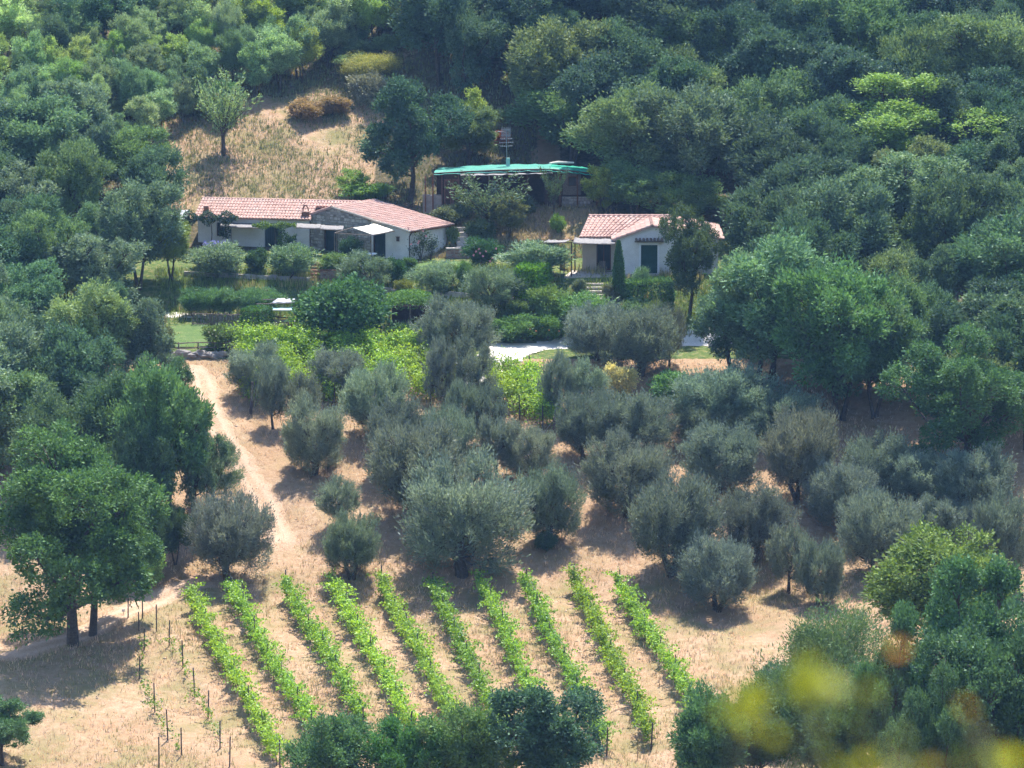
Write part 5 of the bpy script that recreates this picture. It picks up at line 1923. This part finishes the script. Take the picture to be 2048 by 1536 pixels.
def flowers(parent, pts, mt, s=0.09, name='blossom'):
    for p in pts:
        mb = MB()
        for k in range(5):
            a = k * 1.257 + rng.random()
            d = np.array([math.cos(a) * .8, -0.3, math.sin(a) * .8]) * s
            e = np.array([-d[2], 0.02, d[0]]) * 0.45
            mb.add([p, p + d * .6 + e, p + d * 1.15 + (0, -.01, 0), p + d * .6 - e], [(0, 1, 2, 3)])
        mb.build(name, M[mt], parent)


# oleander in bloom
ol = thing('oleander_bush', tuple(at(968, 540)), 'big oleander with pink blossoms between the houses', 'shrub')
q = ORG[ol.name]
pk = PROTO[SPIKY[0]]
o = link('crown', pk['crown'], ol, (0.055, 0.135, 0.045))
o2 = link('trunk', pk['trunk'], ol)
for oo in (o, o2):
    oo.scale = (2.7 / pk['w'], 2.4 / pk['w'], 2.3 / pk['h'])
flowers(ol, [P(px, py, q[1] - 1.15) for px, py in ((952, 503), (960, 506), (966, 512), (947, 510), (972, 502), (985, 516), (992, 497), (958, 498), (980, 522), (997, 508))], 'pink', 0.11)
# climbing rose on the end wall
rs = thing('climbing_rose', tuple(v3(C[:2] + dB * 0.4 + np.array([.3, -.3]), 0.1)), 'climbing rose with pink flowers on the farmhouse corner', 'climbing plant')
q = ORG[rs.name]
mb = MB()
ends = []
for px, py, s in ((838, 478, 0), (850, 470, 0), (832, 500, 0), (862, 490, 1), (868, 484, 1), (846, 488, 0), (857, 500, 1)):
    e = P(px, py, q[1] - 0.35 + 0.6 * s)
    b0 = q + (0.25 if s == 0 else 1.0, 0.2 * s, -.1)
    mb.tube([b0, b0 * .5 + e * .5 + (.05, 0, .1), e], [.05, .035, .015], 5)
    ends.append(e)
mb.build('stem', M['bark'], rs)
ends = np.array(ends)
ci = rng.integers(0, len(ends), 1500)
pos = ends[ci] + rng.standard_normal((1500, 3)) * np.array([.24, .1, .24])
V_, F_ = leaves(rng, pos - q, unit(rng.standard_normal((1500, 3))), .12, .08)
link('crown', fast_mesh('rose_leaves', V_, F_, M['leaf'], rng.random(1500)), rs, (0.05, 0.085, 0.04))
flowers(rs, [P(px, py, q[1] - .85) for px, py in ((817, 457), (838, 482), (836, 486), (822, 488), (852, 472), (846, 462))], 'pink', 0.11)
# vines trained along the farmhouse awnings
for i, (px0, px1, v0, v1, n, lab, c) in enumerate(((505, 592, 443, 458, 1500, 'green creeper trained over the farmhouse middle awning', (0.085, 0.16, 0.04)),
                                                   (556, 592, 458, 500, 900, 'leafy creeper hanging beside the farmhouse green door', (0.055, 0.11, 0.04)),
                                                   (368, 475, 420, 452, 3200, 'bluish wisteria draped over the farmhouse roof left end', (0.07, 0.105, 0.07)),
                                                   (440, 462, 455, 478, 300, 'small rose spray against the farmhouse wall', (0.04, 0.07, 0.035)))):
    Yc = 310.9 if i < 2 else 312.2
    b0 = P((px0 + px1) / 2, 520, Yc)
    b0[2] = float(H(b0[0], b0[1]))
    t = thing('creeper', tuple(b0), lab, 'creeper')
    xs = rng.uniform(px0, px1, n)
    mid = (v0 + v1) / 2
    vs_ = mid + (rng.uniform(-1, 1, n) * (v1 - v0) / 2) * (0.6 + 0.4 * np.sin(xs * 0.17))
    pos = np.array([P(a_, b_, Yc + c_) for a_, b_, c_ in zip(xs, vs_, rng.normal(0, .3, n))])
    V_, F_ = leaves(rng, pos - b0, unit(rng.standard_normal((n, 3)) + (0, -.3, 0)), .15, .09)
    link('crown', fast_mesh('creeper_leaves', V_, F_, M['leaf'], rng.random(n)), t, c)
    mb = MB()
    e = P((px0 + px1) / 2, mid, Yc)
    mb.tube([b0 - (0, 0, .1), b0 * .5 + e * .5 + (.1, 0, 0), e, P(px1 - 6, mid, Yc)], [.05, .04, .03, .015], 5)
    mb.build('stem', M['bark'], t)
# lilac blossoms above the rosemary
lv = thing('lavender_clump', tuple(at(432, 512)), 'lilac flowering lavender before the farmhouse window', 'shrub')
q = ORG[lv.name]
pk = PROTO[SHRUBS[2]]
for nm in ('trunk', 'crown'):
    oo = link(nm, pk[nm], lv, (0.09, 0.11, 0.08))
    oo.scale = (1.9 / pk['w'],) * 2 + (0.9 / pk['h'],)
spk = MB()
for k in range(160):
    b_ = q + np.array([rng.uniform(-.9, .9), rng.uniform(-.8, .3), rng.uniform(.6, .95)])
    e_ = b_ + np.array([rng.normal() * .08, rng.normal() * .05, rng.uniform(.15, .3)])
    spk.tube([b_, e_], [.02, .03], 4)
tag(spk.build('flower_spikes', M['lilac'], lv), kind='stuff')
cb_ = bpy.data.objects
for nm, pts, mt, s in (('canna_bed', [(1085, 655), (1098, 660), (1110, 656), (1072, 662), (1118, 662), (1060, 658)], 'orange', .09),
                       ('photinia_bush', [(425, 668), (432, 672), (440, 666), (418, 664), (446, 674), (428, 660)], 'paleflower', .08)):
    o_ = [o for o in cb_ if o.name.startswith(nm) and o.type == 'EMPTY'][-1]
    w_ = thing('flower_head', tuple(at(pts[0][0], pts[0][1] + 30)), {'canna_bed': 'orange blooms scattered in the roadside flower bed', 'photinia_bush': 'cream blooms on the lower lawn bush'}[nm], 'flowers')
    flowers(w_, [P(a_, b_, o_.location.y - .75) for a_, b_ in pts], mt, s)

# ------------------------------------------------------------------ woods
def tier(v, x0, x1, step, hr, wr, keys, colr, name, cat, where, group, jx=0.35, jv=14, adj=('dark', 'leafy', 'dense')):
    xs = np.arange(x0, x1, step)
    lst = []
    for xx in xs:
        lst.append((xx + rng.uniform(-jx, jx) * step, v + rng.uniform(-jv, jv)))
    lst.sort()
    for j, (px, py) in enumerate(lst):
        q = at(px, max(py, -60))
        h = rng.uniform(*hr)
        w = h * rng.uniform(*wr)
        c = colr[rng.integers(0, len(colr))]
        plant(keys[rng.integers(0, len(keys))], q, w, h, name, '%s %s, %s from left %s' % (adj[j % len(adj)], cat, ORD[j], where), cat, jig(c, .15), group)


DK = [(0.045, 0.077, 0.054), (0.062, 0.1, 0.062), (0.04, 0.07, 0.052), (0.085, 0.118, 0.062), (0.078, 0.104, 0.08)]
PG = [(0.15, 0.205, 0.125), (0.18, 0.23, 0.135), (0.13, 0.175, 0.11), (0.21, 0.25, 0.10), (0.10, 0.135, 0.085)]
LF = [(0.055, 0.09, 0.058), (0.074, 0.115, 0.072), (0.045, 0.075, 0.05), (0.085, 0.118, 0.06), (0.078, 0.105, 0.08)]
for i, (v, x0, x1) in enumerate(((30, 900, 2080), (95, 880, 2080), (160, 905, 2080), (222, 930, 2080), (285, 1130, 2080), (345, 1230, 2080), (405, 1290, 2080))):
    tier(v, x0, x1, 112, (6.2, 9.4), (0.6, 0.9), OAKS + LIGHT, DK, 'broadleaf_tree', 'tree', 'in the %s upper right tier' % ORD[i], 'trees of the upper right wood')
for i, (v, x0, x1) in enumerate(((465, 1565, 2080), (535, 1575, 2080), (610, 1565, 2080), (690, 1530, 2080), (765, 1510, 2080), (830, 1640, 2080), (900, 1950, 2080))):
    tier(v, x0, x1, 122, (6.4, 9.4), (0.62, 0.92), OAKS + LIGHT + LIGHT, LF, 'broadleaf_tree', 'tree', 'in %s tier right of the small house' % ORD[i], 'trees beside the small house')
for i, (v, x0, x1) in enumerate(((18, 10, 900), (62, 0, 900), (104, 10, 840), (146, 0, 680), (186, 0, 560), (226, 0, 420), (262, 10, 400), (300, 0, 330))):
    tier(v, x0, x1, 50, (2.8, 5.2), (0.42, 0.78), SLIM + LIGHT[:1], PG, 'young_tree', 'sapling', 'in %s tier of upper left slope' % ORD[i], 'saplings of the upper left slope', adj=('slim', 'pale', 'airy', 'young'))
for i, (v, x0, x1) in enumerate(((345, -20, 210), (415, -20, 260), (490, -20, 280), (565, -20, 280), (640, -20, 225), (720, -20, 215), (800, -20, 310), (880, -20, 270), (955, -20, 290))):
    tier(v, x0, x1, 98, (5.2, 8.0), (0.62, 0.92), OAKS + LIGHT + LIGHT, [tuple(v * 1.15 for v in c) for c in LF], 'broadleaf_tree', 'tree', 'in %s tier of the left wood' % ORD[i], 'trees of the left wood')
# scattered larger individuals
for key, bx, nm, lab, cat, c in (
        (BIG[2], (1620, 160, 1960, 400), 'broadleaf_tree', 'sunny bright green tree in the middle of the right wood', 'tree', (0.082, 0.145, 0.04)),
        (LIGHT[1], (1040, 170, 1250, 330), 'broadleaf_tree', 'open grey tree with twisted limbs behind the shed', 'tree', (0.07, 0.115, 0.06)),
        (LIGHT[2], (1210, 190, 1420, 360), 'broadleaf_tree', 'open pale tree with dark forked limbs right of the shed', 'tree', (0.075, 0.115, 0.065)),
        (LIGHT[0], (1210, 330, 1330, 440), 'broadleaf_tree', 'bushy pale green tree behind the small house left roof', 'tree', (0.085, 0.13, 0.065)),
        (LIGHT[1], (1300, 350, 1440, 470), 'broadleaf_tree', 'bushy green tree behind the small house ridge', 'tree', (0.075, 0.12, 0.05)),
        (LIGHT[2], (880, 215, 1000, 335), 'broadleaf_tree', 'grey-green thicket tree behind the shed left half', 'tree', (0.075, 0.105, 0.055)),
        (SLIM[3], (905, 180, 975, 300), 'young_tree', 'yellow-green young tree above the shed left half', 'tree', (0.13, 0.18, 0.05)),
        (SLIM[0], (480, 5, 570, 110), 'young_tree', 'yellow-green young tree near the top edge', 'tree', (0.17, 0.21, 0.045)),
        (SLIM[1], (570, 60, 640, 165), 'young_tree', 'yellowish slim sapling above the bracken', 'tree', (0.15, 0.19, 0.06)),
        (OAKS[2], (120, -40, 260, 105), 'broadleaf_tree', 'dark tree near the top left corner', 'tree', (0.04, 0.08, 0.05)),
        (LIGHT[0], (1425, 478, 1655, 775), 'broadleaf_tree', 'silvery green tree right of the small house', 'tree', (0.078, 0.135, 0.085)),
        (LIGHT[1], (1392, 560, 1540, 752), 'broadleaf_tree', 'silvery leafy tree overhanging the road right of the thick trunk', 'tree', (0.085, 0.125, 0.085)),
        (LIGHT[2], (1560, 540, 1800, 840), 'broadleaf_tree', 'tall sunlit tree behind the upper olives', 'tree', (0.065, 0.125, 0.055)),
        (BIG[1], (1790, 660, 2070, 960), 'broadleaf_tree', 'broad tree behind the olives at the right edge', 'tree', (0.055, 0.10, 0.045)),
        (LIGHT[0], (300, 430, 385, 560), 'young_tree', 'yellow-green tree at the farmhouse left end', 'tree', (0.14, 0.16, 0.05)),
        (LIGHT[2], (195, 258, 330, 400), 'broadleaf_tree', 'light green tree at the clearing left edge', 'tree', (0.075, 0.125, 0.055)),
        (SLIM[2], (680, 340, 740, 398), 'young_tree', 'small sapling at the clearing lower right', 'tree', (0.10, 0.16, 0.05)),
        (SHRUBS[0], (988, 262, 1018, 290), 'russet_bush', 'small russet red bush behind the aerial mast', 'bush', (0.22, 0.075, 0.045)),
        (SLIM[1], (1838, 104, 1888, 190), 'russet_bush', 'dead red-brown crown in the upper right wood', 'bush', (0.33, 0.13, 0.09))):
    by_box(key, *bx, nm, lab, cat, c)
# low scrub on the upper slope
xs = [(rng.uniform(0, 900), rng.uniform(20, 250)) for _ in range(90)]
xs = [q for q in xs if not (q[1] > 185 and q[0] > 460)]
xs = sorted(xs[:48])
ORD2 = ORD + ['thirtieth']
for j, (px, py) in enumerate(xs):
    q = at(px, py)
    plant(SHRUBS[j % 3] if j % 2 else SPIKY[j % 2], q, rng.uniform(1.6, 3.0), rng.uniform(1.2, 2.3), 'scrub_bush', '%s scrub bush from left among the slope saplings, %s half' % (ORD[j % 24], 'left' if j < 24 else 'right'), 'scrub', jig([(0.13, 0.165, 0.09), (0.17, 0.16, 0.095), (0.11, 0.16, 0.08)][j % 3], .15), 'scrub on the upper slope')


# ------------------------------------------------------------------ grasses (uncountable)
def tufts(name, pts, hh, w, nb, color, label, lean=0.5, mt='grassblade'):
    n = len(pts)
    p = np.repeat(pts, nb, 0)
    m = len(p)
    a = rng.uniform(0, 6.283, m)
    hgt = hh * rng.uniform(.5, 1.3, m)
    ln = rng.uniform(0, lean, m) * hgt
    p = p + np.stack([rng.normal(0, .07, m), rng.normal(0, .07, m), np.full(m, -.02)], -1)
    tip = p + np.stack([np.cos(a) * ln, np.sin(a) * ln, hgt], -1)
    b = rng.uniform(0, 6.283, m)
    s = np.stack([np.cos(b), np.sin(b), 0 * b], -1) * (w * rng.uniform(.6, 1.4, m))[:, None] * .5
    V_ = np.stack([p - s, p + s, tip], 1).reshape(-1, 3)
    o = link(name, fast_mesh(name, V_, np.arange(m * 3).reshape(m, 3), M[mt], rng.random(m)), None, color)
    return tag(o, label, kind='stuff')


def scatter(n, x0, x1, y0, y1, keep=None):
    a = rng.uniform(x0, x1, n)
    b = rng.uniform(y0, y1, n)
    lim = b * (1024 / FPX) * 1.06 + 1
    k = np.abs(a) < lim
    # patchy
    k &= (np.sin(a * .8 + 1) * np.sin(b * .55) + np.sin(a * .23 + b * .31) + rng.normal(0, .8, n)) > -0.6
    if keep is not None:
        k &= keep(a, b)
    a, b = a[k], b[k]
    return np.stack([a, b, H(a, b)], -1)


pl_ = np.concatenate([smooth_line([at(*q) for q in [(300, 742), (400, 748), (412, 790), (432, 850), (475, 920), (520, 990), (552, 1060), (575, 1120)]], 1.0),
                      smooth_line([at(*q) for q in [(475, 1140), (400, 1166), (320, 1198), (230, 1236), (120, 1284), (40, 1306), (-60, 1322)]], 1.0)])


def off_path(a, b):
    d = np.min((a[:, None] - pl_[None, :, 0]) ** 2 + (b[:, None] - pl_[None, :, 1]) ** 2, 1)
    return rng.random(len(a)) < np.clip((d - 0.15) / 1.4, 0.06, 1)


tufts('dry_grass', scatter(46000, -36, 36, 222, 287, off_path), .27, .04, 3, (0.60, 0.45, 0.31), 'straw-dry grass over the vineyard and olive slope', .9)
tufts('weedy_grass', scatter(30000, -32, 30, 222, 262, lambda a, b: (np.sin(a * .37 + 2) * np.sin(b * .29 + a * .1) + rng.normal(0, .3, len(a)) > 0.1) & off_path(a, b)), .28, .04, 3, (0.30, 0.29, 0.14), 'greenish weeds between the vine rows', .6)
tufts('hill_grass', scatter(26000, -32, -6, 318, 345, lambda a, b: inside(CLEAR, a, b)), .16, .05, 3, (0.49, 0.39, 0.28), 'dry grass of the hillside clearing', .9)
tufts('hill_weeds', scatter(26000, -40, 2, 316, 352), .36, .07, 3, (0.27, 0.28, 0.13), 'green weeds on the upper slope and clearing', .5)
tufts('garden_grass', scatter(30000, -26, 20, 289, 304, lambda a, b: ~inside(LAWNS[0], a, b) & ~((b < 293.2) & (a > -4)) & ~((b > 299.5) & (a > 2) & (a < 16))), .38, .05, 3, (0.16, 0.25, 0.07), 'rank green grass on the garden banks', .5)
tufts('garden_weeds', scatter(9000, -24, 14, 289, 303, lambda a, b: ~inside(LAWNS[0], a, b) & ~((b < 293.2) & (a > -4)) & (np.sin(a * .9) * np.sin(b * .8 + a * .3) > .1)), .55, .06, 3, (0.40, 0.36, 0.17), 'yellowing tall weeds on the garden banks', .4)
tufts('bank_grass', scatter(7000, -8, 8, 308, 316), .3, .05, 3, (0.42, 0.32, 0.19), 'dry grass on the bank below the shed', .7)

# loose stones and clods
sp_ = scatter(5200, -34, 34, 222, 287)
sp_ = sp_[rng.random(len(sp_)) < .8]
ns_ = len(sp_)
octa = np.array([(1, 0, 0), (0, 1, 0), (-1, 0, 0), (0, -1, 0), (0, 0, .7), (0, 0, -.7)], float)
sz = (0.03 + 0.09 * rng.random(ns_) ** 3)[:, None, None]
Vs = sp_[:, None, :] + octa[None] * sz * (1 + .35 * rng.standard_normal((ns_, 6, 3)))
fo = np.array([(0, 1, 4), (1, 2, 4), (2, 3, 4), (3, 0, 4), (1, 0, 5), (2, 1, 5), (3, 2, 5), (0, 3, 5)])
Fs = (fo[None] + (np.arange(ns_) * 6)[:, None, None]).reshape(-1, 3)
tag(link('gravel_clods', fast_mesh('gravel_clods', Vs.reshape(-1, 3), Fs, M['clod'], np.repeat(rng.random(ns_), 8))), 'loose stones and clods on the dry slope', kind='stuff')

# ------------------------------------------------------------------ out-of-focus shrub close to the camera
fb = np.array([0.30, 3.3, 0])
fb[2] = float(H(fb[0], fb[1]))
fs_ = thing('terebinth_shrub', tuple(fb), 'out-of-focus yellow-green leaves close to the camera, lower right', 'shrub')
clus = [((1488, 1408), .013, 0), ((1466, 1416), .008, 0), ((1615, 1374), .014, 0), ((1630, 1354), .009, 0), ((1788, 1318), .009, 1), ((1745, 1392), .010, 2),
        ((1562, 1500), .016, 2), ((1705, 1488), .018, 2), ((1660, 1540), .02, 0), ((1830, 1540), .022, 2), ((1950, 1458), .015, 3), ((1985, 1505), .018, 2), ((1770, 1535), .016, 0), ((1900, 1530), .016, 3), ((2035, 1545), .018, 0)]
cols = [(0.30, 0.34, 0.008), (0.42, 0.24, 0.09), (0.22, 0.27, 0.04), (0.24, 0.21, 0.07)]
mb = MB()
allp = {0: [], 1: [], 2: [], 3: []}
for (px, py), s, ci_ in clus:
    Yf = rng.uniform(2.9, 3.6)
    c = P(px, py, Yf)
    mid = fb * .45 + c * .55 + np.array([rng.normal() * .05, rng.normal() * .04, 0.02])
    mb.tube([fb + (rng.normal() * .03, rng.normal() * .03, -.1), mid, c], [.006, .0035, .0012], 5)
    k_ = {0: 6, 1: 3, 2: 3, 3: 3}[ci_] + (5 if py < 1410 and ci_ == 0 else 0)
    allp[ci_].append(c + rng.standard_normal((k_, 3)) * np.array([s * .75, s, s * .5]))
mb.build('twig', M['wood'], fs_)
for ci_, lst in allp.items():
    pos = np.concatenate(lst)
    V_, F_ = leaves(rng, pos - fb, unit(rng.standard_normal((len(pos), 3)) * .8 + (0, 0, .4)), .018, .011)
    link('foliage', fast_mesh('near_leaves', V_, F_, M['vine'], rng.random(len(pos))), fs_, cols[ci_])

# ------------------------------------------------------------------ haze
bpy.context.view_layer.update()
hz = MB()
hz.box((-440, -170), ex, 880, ey, 930, -40, 92)
hb = hz.build('haze', M['white'])
hb.data.materials.clear()


def build_haze(nt, out):
    v = N(nt, 'ShaderNodeVolumePrincipled')
    v.inputs['Color'].default_value = (0.3, 0.56, 1.0, 1)
    v.inputs['Density'].default_value = 0.00013
    v.inputs['Anisotropy'].default_value = 0.2
    nt.links.new(v.outputs[0], out.inputs['Volume'])


hb.data.materials.append(mat('haze_air', build_haze))
tag(hb, 'faint bluish summer haze over the whole valley', kind='stuff')
